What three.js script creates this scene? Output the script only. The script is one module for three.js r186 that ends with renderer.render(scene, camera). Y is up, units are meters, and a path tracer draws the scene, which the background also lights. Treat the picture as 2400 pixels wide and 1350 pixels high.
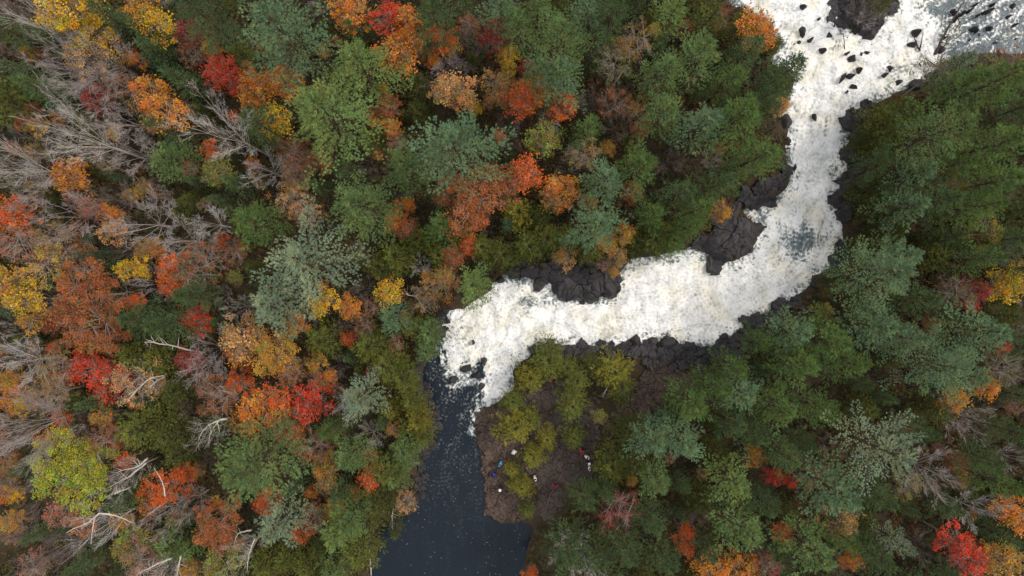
import * as THREE from 'three';
import { createNoise2D } from 'simplex-noise';
import { MarchingCubes } from 'three/addons/objects/MarchingCubes.js';

// ---------------------------------------------------------------- camera, sky, sun, exposure
const S = 0.05, H = 85;                       // metres per photo pixel at y = 0, height of the drone above the pool
const scene = new THREE.Scene();
const camera = new THREE.PerspectiveCamera(2 * Math.atan(675 * S / H) * 180 / Math.PI, 16 / 9, 0.5, 2000);
camera.position.set(0, H, 0);
camera.up.set(0, 0, -1);
camera.lookAt(0, 0, 0);
const renderer = new THREE.WebGLRenderer({ antialias: true });
renderer.toneMapping = THREE.LinearToneMapping;
renderer.toneMappingExposure = 1.78;
renderer.shadowMap.enabled = true;
renderer.shadowMap.type = THREE.PCFSoftShadowMap;
{
  // an even overcast, brighter towards the zenith
  const W = 64, Hh = 32, d = new Float32Array(W * Hh * 4);
  for (let j = 0; j < Hh; j++) {
    const y = Math.sin(((j + 0.5) / Hh - 0.5) * Math.PI), L = y > 0 ? 0.27 + 0.42 * y : 0.22;
    for (let i = 0; i < W; i++) d.set([L * 0.995, L * 1.0, L * 1.01, 1], (j * W + i) * 4);
  }
  const t = new THREE.DataTexture(d, W, Hh, THREE.RGBAFormat, THREE.FloatType);
  t.mapping = THREE.EquirectangularReflectionMapping; t.magFilter = THREE.LinearFilter; t.needsUpdate = true;
  scene.background = t; scene.environment = t;
}
const sun = new THREE.DirectionalLight(0xfff4e6, 1.5);
sun.name = 'sun';
sun.position.set(62, 78, -22); sun.castShadow = true; sun.shadow.radius = 22;
Object.assign(sun.shadow.camera, { left: -80, right: 80, top: 60, bottom: -60, near: 1, far: 260 });
sun.shadow.mapSize.set(2048, 2048);
scene.add(sun, sun.target);

// ---------------------------------------------------------------- helpers
function mulberry(a) { return () => { a = (a + 0x6d2b79f5) | 0; let t = Math.imul(a ^ (a >>> 15), 1 | a); t = (t + Math.imul(t ^ (t >>> 7), 61 | t)) ^ t; return ((t ^ (t >>> 14)) >>> 0) / 4294967296; }; }
const N1 = createNoise2D(mulberry(11)), N2 = createNoise2D(mulberry(12)), N3 = createNoise2D(mulberry(13));
const clamp = THREE.MathUtils.clamp, lerp = THREE.MathUtils.lerp, sst = (a, b, x) => { const t = clamp((x - a) / (b - a), 0, 1); return t * t * (3 - 2 * t); };
const fbm = (n, x, z, o = 4) => { let s = 0, a = 1, q = 0; for (let i = 0; i < o; i++) { s += a * n(x, z); q += a; a *= 0.5; x = x * 2.03 + 7.1; z = z * 2.03 - 3.7; } return s / q; };
const plan = (u, v, y = 0) => { const k = S * (H - y) / H; return [(u - 1200) * k, (v - 675) * k]; };   // photo pixel to plan, for something known to lie at height y
const lin = (hex) => new THREE.Color(hex);
const many = (n, f) => Array.from({ length: n }, (_, i) => f(i));
const used = {};
const numbered = (n) => { const k = (used[n] = (used[n] ?? -1) + 1); return k ? n + '_' + String(k).padStart(3, '0') : n; };
function tag(o, label, category, group) { o.userData.label = label; o.userData.category = category; if (group) o.userData.group = group; return o; }
function shade(o) { o.traverse((c) => { if (c.isMesh) c.castShadow = c.receiveShadow = true; }); return o; }
function mesh(name, g, m, parent) { const o = new THREE.Mesh(g, m); o.name = name; if (parent) parent.add(o); return o; }

// ---------------------------------------------------------------- the river's course
const LEVELS = [[1040, 1900, 0], [1050, 1500, 0], [1060, 1200, 0], [1070, 1040, 0.02], [1085, 945, 0.08], [1130, 860, 1.0], [1200, 790, 1.7], [1300, 755, 2.1], [1500, 725, 2.8], [1700, 700, 3.3], [1840, 630, 3.8], [1890, 540, 4.1], [1900, 430, 4.6], [1920, 250, 5.5], [1990, 140, 6.1], [2110, 50, 6.6], [2300, -60, 6.9], [2550, -200, 7.0]];
const course = [];
for (let i = 0; i + 1 < LEVELS.length; i++) {
  const a = LEVELS[i], b = LEVELS[i + 1], [ax, az] = plan(a[0], a[1], a[2]), [bx, bz] = plan(b[0], b[1], b[2]), L = Math.hypot(bx - ax, bz - az), n = Math.max(1, Math.round(L / 2));
  for (let k = 0; k < n; k++) course.push([lerp(ax, bx, k / n), lerp(az, bz, k / n), lerp(a[2], b[2], k / n), (ax - bx) / L, (az - bz) / L]);
}
function along(x, z, out) {
  let w = 0, y = 0, fx = 0, fz = 0;
  for (const c of course) { const d = (x - c[0]) ** 2 + (z - c[1]) ** 2 + 5, k = 1 / (d * d); w += k; y += k * c[2]; fx += k * c[3]; fz += k * c[4]; }
  if (out) { const l = Math.hypot(fx, fz) || 1; out[0] = fx / l; out[1] = fz / l; }
  return y / w;
}
const pixOf = (x, z, y) => { const k = S * (H - y) / H; return [x / k + 1200, z / k + 675]; };
function planPoly(list, dy = 0) {
  return list.map(([u, v]) => { let y = 2; let p; for (let i = 0; i < 4; i++) { p = plan(u, v, y + dy); y = along(p[0], p[1]); } return p; });
}
const BANKS = planPoly([[820, 1900], [850, 1500], [868, 1350], [890, 1275], [892, 1222], [930, 1214], [968, 1204], [976, 1175], [986, 1130], [976, 1082], [996, 1052], [1012, 1005], [1010, 955], [992, 920], [990, 870], [1008, 830], [1030, 790], [1040, 738], [1062, 726], [1096, 718], [1140, 688], [1160, 660], [1172, 646], [1230, 648], [1288, 662], [1304, 694], [1345, 698], [1375, 690], [1410, 700], [1438, 690], [1446, 662], [1460, 630], [1482, 606], [1550, 600], [1600, 588], [1628, 573], [1642, 572], [1652, 594], [1688, 618], [1722, 612], [1760, 586], [1778, 558], [1770, 528], [1746, 502], [1740, 490], [1782, 478], [1820, 464], [1846, 440], [1850, 420], [1844, 380], [1840, 330], [1850, 300], [1834, 282], [1840, 240], [1862, 200], [1850, 160], [1812, 152], [1802, 140], [1832, 110], [1812, 78], [1790, 40], [1750, 26], [1712, 14], [1700, -40], [1690, -260],
  [2800, -260], [2760, 150], [2500, 140], [2400, 128], [2330, 122], [2250, 132], [2200, 150], [2180, 190], [2120, 206], [2060, 236], [2012, 252], [1996, 290], [1986, 330], [1986, 380], [1980, 420], [1974, 440], [1950, 458], [1950, 474], [1966, 490], [1976, 530], [1978, 580], [1964, 610], [1930, 634], [1904, 660], [1870, 690], [1836, 714], [1790, 734], [1750, 750], [1744, 772], [1690, 800], [1678, 816], [1620, 820], [1600, 808], [1560, 797], [1520, 802], [1490, 808], [1440, 820], [1400, 812], [1340, 810], [1262, 808], [1246, 830], [1216, 850], [1200, 880], [1204, 910], [1180, 932], [1150, 950], [1124, 960], [1112, 985], [1114, 1020], [1124, 1060], [1134, 1150], [1140, 1208], [1170, 1228], [1230, 1225], [1252, 1238], [1242, 1262], [1228, 1320], [1222, 1350], [1216, 1500], [1200, 1900]]);
const ISLET = planPoly([[1962, -60], [1964, 20], [1972, 52], [1996, 66], [2022, 84], [2050, 74], [2072, 44], [2096, 22], [2112, -60]]);
function polyDist(p, x, z) {
  let d = 1e9, inside = false;
  for (let i = 0, j = p.length - 1; i < p.length; j = i++) {
    const [ax, az] = p[j], [bx, bz] = p[i], dx = bx - ax, dz = bz - az, t = clamp(((x - ax) * dx + (z - az) * dz) / (dx * dx + dz * dz), 0, 1);
    d = Math.min(d, (x - ax - t * dx) ** 2 + (z - az - t * dz) ** 2);
    if ((az > z) !== (bz > z) && x < (dx * (z - az)) / dz + ax) inside = !inside;
  }
  d = Math.sqrt(d);
  return inside ? -d : d;
}
const G = { x0: -84, z0: -62, c: 0.4, w: 421, h: 311 };
G.d = new Float32Array(G.w * G.h); G.y = new Float32Array(G.w * G.h); G.fx = new Float32Array(G.w * G.h); G.fz = new Float32Array(G.w * G.h);
{
  const f = [0, 0];
  for (let j = 0; j < G.h; j++) for (let i = 0; i < G.w; i++) {
    const x = G.x0 + i * G.c, z = G.z0 + j * G.c, k = j * G.w + i;
    G.d[k] = Math.max(polyDist(BANKS, x, z), -polyDist(ISLET, x, z));
    G.y[k] = along(x, z, f); G.fx[k] = f[0]; G.fz[k] = f[1];
  }
}
function grid(a, x, z) {
  const fx = clamp((x - G.x0) / G.c, 0, G.w - 1.001), fz = clamp((z - G.z0) / G.c, 0, G.h - 1.001), i = fx | 0, j = fz | 0, p = fx - i, q = fz - j, k = j * G.w + i;
  return (a[k] * (1 - p) + a[k + 1] * p) * (1 - q) + (a[k + G.w] * (1 - p) + a[k + G.w + 1] * p) * q;
}
const shore = (x, z) => grid(G.d, x, z), level = (x, z) => grid(G.y, x, z);
const POINT = planPoly([[1114, 960], [1210, 900], [1260, 812], [1500, 812], [1690, 820], [1560, 930], [1450, 1000], [1420, 1110], [1330, 1180], [1300, 1235], [1140, 1225]], 0.8);   // the low rocky point beside the pool
const onPoint = (x, z) => polyDist(POINT, x, z);
function ground(x, z) {
  const d = shore(x, z), y = level(x, z);
  if (d < 0) return y - 0.12 - Math.min(1.8, -d * 0.55);
  const flat = sst(3, -2, onPoint(x, z)), rise = lerp(1, 0.35, flat);
  return y + rise * (0.9 * (1 - Math.exp(-d / 0.7)) + 0.055 * Math.min(d, 70)) + (0.45 * fbm(N1, x * 0.09, z * 0.09, 3) + 0.12 * N2(x * 0.6, z * 0.6)) * Math.min(1, d / 2.5) * lerp(1, 0.5, flat);
}

// ---------------------------------------------------------------- materials
function litter(seed, cols, size = 512) {
  const r = mulberry(seed), d = new Uint8Array(size * size * 4);
  for (let i = 0; i < size * size; i++) d.set([...cols[0], 255], i * 4);
  const put = (x, y, c) => { d.set([c[0], c[1], c[2], 255], (((y + size) % size) * size + ((x + size) % size)) * 4); };
  for (let n = 0; n < size * size * 0.16; n++) {                       // overlapping fallen leaves and needles
    const x = (r() * size) | 0, y = (r() * size) | 0, c = cols[(r() * cols.length) | 0], k = 0.7 + 0.6 * r(), q = c.map((v) => Math.min(255, v * k)), a = r() * 6.28, l = 1 + r() * 3;
    for (let t = -l; t <= l; t += 0.7) { put((x + Math.cos(a) * t) | 0, (y + Math.sin(a) * t) | 0, q); if (r() < 0.5) put((x + Math.cos(a) * t + 1) | 0, (y + Math.sin(a) * t) | 0, q); }
  }
  const t = new THREE.DataTexture(d, size, size); t.colorSpace = THREE.SRGBColorSpace; t.wrapS = t.wrapT = THREE.RepeatWrapping; t.magFilter = THREE.LinearFilter; t.needsUpdate = true;
  return t;
}
function grainTex(seed, lo, hi, size = 256) {
  const r = mulberry(seed), d = new Uint8Array(size * size * 4), n = createNoise2D(mulberry(seed + 1));
  for (let j = 0; j < size; j++) for (let i = 0; i < size; i++) {
    const a = i / size * 6.2832, b = j / size * 6.2832, q = clamp(0.5 + 0.35 * fbm(n, Math.cos(a) * 1.3 + Math.sin(b) * 1.7, Math.sin(a) * 1.3 + Math.cos(b) * 1.7, 4) + 0.35 * (r() - 0.5), 0, 1);
    d.set([lerp(lo[0], hi[0], q), lerp(lo[1], hi[1], q), lerp(lo[2], hi[2], q), 255], (j * size + i) * 4);
  }
  const t = new THREE.DataTexture(d, size, size); t.colorSpace = THREE.SRGBColorSpace; t.wrapS = t.wrapT = THREE.RepeatWrapping; t.magFilter = THREE.LinearFilter; t.needsUpdate = true;
  return t;
}
const matGround = new THREE.MeshStandardMaterial({ map: litter(5, [[44, 38, 28], [62, 52, 36], [36, 33, 26], [80, 60, 40], [52, 52, 32], [92, 64, 36], [46, 46, 32]]), roughness: 1 });
const rockMaps = [grainTex(21, [32, 30, 33], [64, 60, 63]), grainTex(22, [56, 45, 39], [108, 89, 79])];
const matRockDark = new THREE.MeshStandardMaterial({ map: rockMaps[0], roughness: 0.72, vertexColors: true });
const matRockBrown = new THREE.MeshStandardMaterial({ map: rockMaps[1], roughness: 0.9, vertexColors: true });

// ---------------------------------------------------------------- ground
{
  const axis = (m) => { const a = []; for (let v = 0; v <= m; v += 0.5) a.push(v); let s = 0.8; while (a[a.length - 1] < 700) { a.push(a[a.length - 1] + s); s *= 1.5; } return [...a.slice(1).reverse().map((v) => -v), ...a]; };
  const X = axis(76), Z = axis(50), pos = [], uv = [], idx = [];
  for (const z of Z) for (const x of X) { pos.push(x, ground(x, z), z); uv.push(x / 6, z / 6); }
  for (let j = 0; j + 1 < Z.length; j++) for (let i = 0; i + 1 < X.length; i++) { const a = j * X.length + i, b = a + X.length; idx.push(a, b, a + 1, a + 1, b, b + 1); }
  const g = new THREE.BufferGeometry();
  g.setAttribute('position', new THREE.Float32BufferAttribute(pos, 3)); g.setAttribute('uv', new THREE.Float32BufferAttribute(uv, 2)); g.setIndex(idx); g.computeVertexNormals();
  const o = mesh('forest_ground', g, matGround, scene); o.userData.kind = 'structure'; o.receiveShadow = true; o.castShadow = true;
}

// ---------------------------------------------------------------- river water: white foam over dark water
const WT = { x0: -24, z0: -40, w: 90, h: 80, W: 1620, H: 1440 };
const foamSpots = [[1880, 564, 62, 58, -0.74], [1896, 580, 34, 30, -0.12], [1245, 704, 62, 20, -0.42], [1310, 680, 46, 14, -0.42], [1235, 715, 26, 18, -0.42], [1064, 770, 30, 42, -0.4], [1788, 506, 28, 26, -0.5], [2100, 165, 46, 26, -0.45], [1945, 104, 24, 20, -0.4], [1990, 20, 26, 50, -0.8], [1955, 402, 22, 32, -0.5], [1862, 395, 14, 20, -0.3], [1845, 340, 14, 30, -0.4], [1650, 602, 34, 24, -0.5], [1600, 583, 60, 12, -0.35], [1220, 656, 80, 12, -0.6], [2190, 20, 40, 30, -0.25], [1930, 290, 30, 30, -0.12], [2050, 245, 40, 20, -0.35], [1640, 815, 60, 16, -0.45], [1350, 812, 60, 8, -0.35], [1420, 702, 20, 16, -0.3], [1540, 800, 60, 12, -0.35], [1075, 878, 46, 16, 0.5], [1100, 896, 40, 12, 0.42], [1060, 905, 30, 8, 0.3]];
const STILL = [[940, 780], [1026, 796], [1044, 820], [1052, 858], [1096, 852], [1136, 838], [1146, 872], [1140, 924], [1120, 964], [1116, 1010], [1400, 1100], [1400, 2200], [600, 2200], [700, 900]];   // where the white water dies away into the pool
function foamAt(u, v) {                            // share of the surface that is foam
  let f = 0.97;
  if (u > 2120) f = Math.min(f, lerp(0.97, 0.33, sst(2150, 2270, u + (120 - v) * 0.35)));
  if (v > 760 && u < 1420) f = Math.min(f, lerp(0, 0.97, sst(-26, 16, polyDist(STILL, u, v) + 12 * N1(u * 0.05, v * 0.03) + 7 * N2(u * 0.13, v * 0.07))));
  for (const [a, b, rx, ry, k] of foamSpots) { const q = ((u - a) / rx) ** 2 + ((v - b) / ry) ** 2; if (q < 4) f += k * Math.exp(-q * 1.4); }
  return clamp(f, 0, 1);
}
const stillAt = (u, v) => (v > 760 && u < 1420 ? sst(14, -4, polyDist(STILL, u, v)) : 0);
{
  const { W, H: HH } = WT, n = W * HH, r = mulberry(77), white = new Float32Array(n), mask = new Uint8Array(n), lic = new Float32Array(n), wave = new Float32Array(n), sx = WT.w / W, sz = WT.h / HH;
  for (let i = 0; i < n; i++) white[i] = r();
  const at = (a, x, y) => a[clamp(y | 0, 0, HH - 1) * W + clamp(x | 0, 0, W - 1)];
  const soft = (x, y) => { x = clamp(x, 0, W - 2); y = clamp(y, 0, HH - 2); const i = x | 0, j = y | 0, p = x - i, q = y - j, k = j * W + i; return (white[k] * (1 - p) + white[k + 1] * p) * (1 - q) + (white[k + W] * (1 - p) + white[k + W + 1] * p) * q; };
  const FW = 181, FH = 161, vx = new Float32Array(FW * FH), vz = new Float32Array(FW * FH);      // flow with eddies, every half metre
  for (let j = 0; j < FH; j++) for (let i = 0; i < FW; i++) {
    const x = WT.x0 + i * 0.5, z = WT.z0 + j * 0.5, e = 0.05, s = 0.42;
    const pot = (a, b) => 1.5 * N1(a * s, b * s) + 0.5 * N2(a * 1.1, b * 1.1);
    let fx = grid(G.fx, x, z) + 0.32 * (pot(x, z + e) - pot(x, z - e)) / (2 * e), fz = grid(G.fz, x, z) - 0.32 * (pot(x + e, z) - pot(x - e, z)) / (2 * e);
    const l = Math.hypot(fx, fz) || 1; vx[j * FW + i] = fx / l; vz[j * FW + i] = fz / l;
  }
  for (let j = 0; j < HH; j++) for (let i = 0; i < W; i++) { if (shore(WT.x0 + (i + 0.5) * sx, WT.z0 + (j + 0.5) * sz) < 1.2) mask[j * W + i] = 1; }
  let mean = 0, cnt = 0, var_ = 0;
  for (let j = 0; j < HH; j++) for (let i = 0; i < W; i++) {
    const k = j * W + i; if (!mask[k]) continue;
    let s = soft(i * 0.42, j * 0.42), c = 1;
    for (const dir of [1, -1]) {
      let x = i + 0.5, y = j + 0.5;
      for (let t = 0; t < 9; t++) { const q = clamp((y * sz * 2) | 0, 0, FH - 1) * FW + clamp((x * sx * 2) | 0, 0, FW - 1); x += dir * 1.5 * vx[q]; y += dir * 1.5 * vz[q]; s += soft(x * 0.42, y * 0.42); c++; }
    }
    let g2 = 0; { let x = i + 0.5, y = j + 0.5; for (let t = 0; t < 12; t++) { if (t === 6) { x = i + 0.5; y = j + 0.5; } const q = Math.min(FH - 1, Math.max(0, (y * sz * 2) | 0)) * FW + Math.min(FW - 1, Math.max(0, (x * sx * 2) | 0)), d = t < 6 ? 9 : -9; x += d * vx[q]; y += d * vz[q]; g2 += N2(x * sx * 1.4, y * sz * 1.4); } }
    wave[k] = g2 / 12; lic[k] = s / c; mean += lic[k]; var_ += lic[k] * lic[k]; cnt++;
  }
  mean /= cnt; const sd = Math.sqrt(var_ / cnt - mean * mean);
  const col = new Uint8Array(n * 4), rgh = new Uint8Array(n * 4), bmp = new Float32Array(n * 4);
  const enc = (v) => Math.round(255 * Math.pow(clamp(v, 0, 1), 1 / 2.2));
  for (let j = 0; j < HH; j++) for (let i = 0; i < W; i++) {
    const k = j * W + i, x = WT.x0 + (i + 0.5) * sx, z = WT.z0 + (j + 0.5) * sz, y = level(x, z), [u, v] = pixOf(x, z, y), f = foamAt(u, v);
    const l = mask[k] ? clamp(0.5 + 0.24 * (lic[k] - mean) / sd, 0, 1) : 0.5, b = 0.5 + 0.5 * fbm(N2, x * 0.55, z * 0.55, 4), b2 = 0.5 + 0.5 * fbm(N3, x * 1.6, z * 1.6, 3);
    const g3 = clamp(0.52 + 2.4 * wave[k], 0, 1), val = 0.36 * l + 0.30 * g3 + 0.18 * b + 0.16 * b2, edge = sst(-0.2, 1.3, -shore(x, z) + 0.7 * N3(x * 0.9, z * 0.9) + 0.8 * (g3 - 0.5));
    const ff = f * lerp(0.42, 1, edge), cover = ff < 0.05 ? 0 : sst(0.93 - lerp(0.27, 0.17, edge) - 0.78 * ff, 0.93 + lerp(0.27, 0.17, edge) - 0.78 * ff, val + 0.06), thin = sst(0.1, 0.66, 0.38 * l + 0.42 * g3 + 0.2 * b2), white_ = cover * lerp(0.54, 1, thin) * (1 - 0.2 * sst(0.80, 0.97, soft(i * 0.45 + 311, j * 0.45 + 97)) * sst(-0.35, 0.5, N3(x * 0.45, z * 0.45))) * (0.84 + 0.16 * sst(-0.3, 0.4, fbm(N1, x * 0.33 + 5, z * 0.33, 3)));
    const pool = stillAt(u, v) * sst(0.5, 0.1, f), tint = clamp(sst(-0.15, 0.6, fbm(N1, x * 0.16, z * 0.16, 3)) + 0.7 * (0.5 - g3), 0, 1), calm = sst(2120, 2240, u);
    const hole = b2 * b2, wr = lerp(lerp(lerp(0.07, 0.30, hole), 0.085, calm), 0.004, pool), wg = lerp(lerp(lerp(0.095, 0.36, hole), 0.11, calm), 0.0095, pool), wb = lerp(lerp(lerp(0.10, 0.37, hole), 0.125, calm), 0.018, pool);
    let s = white_;
    if (pool > 0.9 && mask[k]) {                                            // specks and strings of foam riding on the pool
      const lane = sst(0.15, 0.6, N1(x * 0.35 + 40, z * 0.09)) * 0.7 + 0.3 * sst(0.3, 0.7, N2(x * 0.5, z * 0.12));
      s = Math.max(s, 0.22 * sst(0.55, 0.95, g3) * sst(0.4, 0.75, l + 0.2 * b2) * Math.exp(-Math.max(0, v - 930) / 110));
      if (white[k] > 0.9993 - 0.008 * lane * lane) s = 0.35 + 0.4 * r();
      else if (k > W && white[k - 1] > 0.9994 - 0.007 * lane * lane) s = 0.16;
    }
    const rusty = 0.6 * sst(0.35, 0.8, fbm(N2, x * 0.22 + 30, z * 0.22, 3)), cr = lerp(lerp(0.86, 0.83, tint), 0.80, rusty), cg = lerp(lerp(0.86, 0.80, tint), 0.74, rusty), cb = lerp(lerp(0.86, 0.70, tint), 0.66, rusty);
    col.set([enc(lerp(wr, cr, s)), enc(lerp(wg, cg, s)), enc(lerp(wb, cb, s)), 255], k * 4);
    const ro = Math.round(255 * lerp(lerp(0.35, 0.12, pool), 0.95, s)); rgh.set([ro, ro, ro, 255], k * 4);
    const hgt = lerp(0.12 * b + 0.16 * b2 + 0.47 * l + 0.25 * g3, 0.5, Math.max(pool, 0)) + pool * (0.02 * N3(x * 2.2, z * 1.1) + 0.015 * N1(x * 0.7, z * 0.4));
    bmp.set([hgt, hgt, hgt, 1], k * 4);
  }
  const tex = (d, srgb, type) => { const t = new THREE.DataTexture(d, W, HH, THREE.RGBAFormat, type ?? THREE.UnsignedByteType); if (srgb) t.colorSpace = THREE.SRGBColorSpace; t.magFilter = THREE.LinearFilter; t.needsUpdate = true; return t; };
  const m = new THREE.MeshPhysicalMaterial({ ior: 1.33, specularIntensity: 0.6, map: tex(col, true), roughnessMap: tex(rgh), bumpMap: tex(bmp, false, THREE.FloatType), bumpScale: 0.14, roughness: 1 });
  const c = 0.25, NX = Math.round(WT.w / c), NZ = Math.round(WT.h / c), id = new Map(), pos = [], uv = [], idx = [];
  const vert = (i, j) => {
    const key = j * 10000 + i; if (id.has(key)) return id.get(key);
    const x = WT.x0 + i * c, z = WT.z0 + j * c, y = level(x, z), [u, v] = pixOf(x, z, y), f = foamAt(u, v);
    pos.push(x, y + sst(0.05, 0.7, f) * (0.3 * fbm(N1, x * 0.45, z * 0.45, 2) + 0.05 * N2(x * 1.7, z * 1.7)), z); uv.push(i * c / WT.w, j * c / WT.h);
    id.set(key, pos.length / 3 - 1); return pos.length / 3 - 1;
  };
  for (let j = 0; j < NZ; j++) for (let i = 0; i < NX; i++) {
    if (shore(WT.x0 + (i + 0.5) * c, WT.z0 + (j + 0.5) * c) > 0.9) continue;
    const a = vert(i, j), b = vert(i, j + 1), d = vert(i + 1, j), e = vert(i + 1, j + 1); idx.push(a, b, d, d, b, e);
  }
  const g = new THREE.BufferGeometry();
  g.setAttribute('position', new THREE.Float32BufferAttribute(pos, 3)); g.setAttribute('uv', new THREE.Float32BufferAttribute(uv, 2)); g.setIndex(idx); g.computeVertexNormals();
  const o = mesh('river_water', g, m, scene); o.userData.kind = 'structure'; o.receiveShadow = true; o.castShadow = true;
}

// ---------------------------------------------------------------- rock: fractured ledges along the banks
const slabs = [];                                      // {poly, top(x, z)}, so that people and plants stand on the rock
function clipHalf(p, mx, mz, nx, nz) {
  const out = [];
  for (let i = 0; i < p.length; i++) {
    const a = p[i], b = p[(i + 1) % p.length], da = (a[0] - mx) * nx + (a[1] - mz) * nz, db = (b[0] - mx) * nx + (b[1] - mz) * nz;
    if (da <= 0) out.push(a);
    if (da * db < 0) { const t = da / (da - db); out.push([lerp(a[0], b[0], t), lerp(a[1], b[1], t)]); }
  }
  return out;
}
function slabGeometry(rough_, cx, cz, base, top, seed, ox, oz) {
  const r = mulberry(seed), pos = [], uv = [], col = [], tone = 0.74 + 0.42 * r(), poly = [];
  rough_.forEach((p, i) => {                              // ragged edges, shared with the neighbour across the crack
    const q = rough_[(i + 1) % rough_.length], k = Math.hypot(q[0] - p[0], q[1] - p[1]) > 0.45 ? 4 : 2;
    for (let t = 0; t < k; t++) { const x = lerp(p[0], q[0], t / k), z = lerp(p[1], q[1], t / k); poly.push([x + 0.2 * N1((x + ox) * 1.3, (z + oz) * 1.3), z + 0.2 * N2((x + ox) * 1.3, (z + oz) * 1.3)]); }
  });
  const n = poly.length, bump = (x, z) => 0.08 * fbm(N3, (x + ox) * 1.6, (z + oz) * 1.6, 3), ring = (k, h) => poly.map(([x, z]) => { const X = cx + (x - cx) * k, Z = cz + (z - cz) * k; return [X, h(X, Z), Z]; });
  const outer = ring(1.02, () => base), mid = ring(1, (x, z) => top(x, z) - 0.02 - 0.07 * r()), inn = ring(0.92, (x, z) => top(x, z) + bump(x, z)), core = ring(0.45, (x, z) => top(x, z) + bump(x, z) + 0.05 * r()), c = [cx, top(cx, cz) + 0.04 * r(), cz];
  const t = (a, b, d) => { const w = tone * (0.93 + 0.14 * r()); for (const p of [a, b, d]) { pos.push(...p); uv.push((p[0] + ox) / 2 + p[1] / 3, (p[2] + oz) / 2 + p[1] / 3); col.push(w, w, w); } };
  const band = (A, B) => { for (let i = 0; i < n; i++) { const j = (i + 1) % n; t(A[i], B[i], A[j]); t(A[j], B[i], B[j]); } };
  band(outer, mid); band(mid, inn); band(inn, core); for (let i = 0; i < n; i++) t(core[i], c, core[(i + 1) % n]);
  const g = new THREE.BufferGeometry();
  g.setAttribute('position', new THREE.Float32BufferAttribute(pos, 3)); g.setAttribute('uv', new THREE.Float32BufferAttribute(uv, 2)); g.setAttribute('color', new THREE.Float32BufferAttribute(col, 3)); g.computeVertexNormals();
  return g;
}
function ledge(pixels, size, m, up, rough, label, seed, dy = 0.7) {
  const P = planPoly(pixels, dy), r = mulberry(seed), xs = P.map((p) => p[0]), zs = P.map((p) => p[1]), x0 = Math.min(...xs), x1 = Math.max(...xs), z0 = Math.min(...zs), z1 = Math.max(...zs), seeds = [];
  for (let z = z0 - 3 * size; z < z1 + 3 * size; z += size * 0.9) for (let x = x0 - 3 * size; x < x1 + 3 * size; x += size) if (r() < 0.78) seeds.push([x + size * 1.3 * (r() - 0.5), z + size * 1.2 * (r() - 0.5)]);
  const t = new THREE.Group(); t.name = numbered('rock_ledge'); scene.add(t); tag(t, label, 'rock ledge', 'bedrock ledges along the river');
  const cx0 = (x0 + x1) / 2, cz0 = (z0 + z1) / 2; t.position.set(cx0, 0, cz0);
  for (const [sx, sz] of seeds) {
    if (polyDist(P, sx, sz) > (m === matRockDark ? 0.2 : 0)) continue;
    let c = many(7, (i) => [sx + 1.05 * size * Math.cos(i * 0.9 + sx), sz + 1.05 * size * Math.sin(i * 0.9 + sx)]);
    for (const [ox, oz] of seeds) { const dx = ox - sx, dz = oz - sz, d = Math.hypot(dx, dz); if (d < 0.01 || d > 3.2 * size) continue; const w = 0.5 + 0.06 * Math.sin(sx * 13.1 + oz * 7.7 + ox * 13.1 + sz * 7.7), gap = 0.001 + 0.009 * Math.abs(Math.sin((sx + ox) * 5.3)); c = clipHalf(c, sx + dx * 0.5 - dx / d * gap, sz + dz * 0.5 - dz / d * gap, dx + dz * (w - 0.5), dz - dx * (w - 0.5)); }
    if (c.length < 3) continue;
    c = c.filter((p, i) => { const q = c[(i + 1) % c.length]; return Math.hypot(p[0] - q[0], p[1] - q[1]) > 0.05 * size; });
    if (c.length < 3) continue;
    const cx = c.reduce((s, p) => s + p[0], 0) / c.length, cz = c.reduce((s, p) => s + p[1], 0) / c.length;
    const gy = Math.max(ground(cx, cz), level(cx, cz) - 0.1), a = rough * (r() - 0.5), b = rough * (r() - 0.5), h = gy + up * (m === matRockDark ? 0.6 + 0.55 * r() : 0.35 + 1.0 * r()), lift = h - gy, top = (x, z) => Math.max(ground(x, z), level(x, z) - 0.1) + up * (0.45 + 0.6 * fbm(N1, x * 0.45 + 9, z * 0.45, 3)) + 0.45 * lift + 0.8 * (a * (x - cx) + b * (z - cz));
    mesh('rock_slab', slabGeometry(c.map(([x, z]) => [x - cx0, z - cz0]), cx - cx0, cz - cz0, Math.min(gy, ground(cx, cz)) - 0.6, (x, z) => top(x + cx0, z + cz0), (seed * 977 + slabs.length) | 0, cx0, cz0), m, t);
    slabs.push({ c, top, x: cx, z: cz });
  }
  return shade(t);
}
function standOn(x, z) {
  let y = ground(x, z);
  for (const s of slabs) if (Math.abs(s.x - x) < 2.5 && Math.abs(s.z - z) < 2.5 && polyDist(s.c, x, z) < 0) y = Math.max(y, s.top(x, z));
  return y;
}
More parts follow.
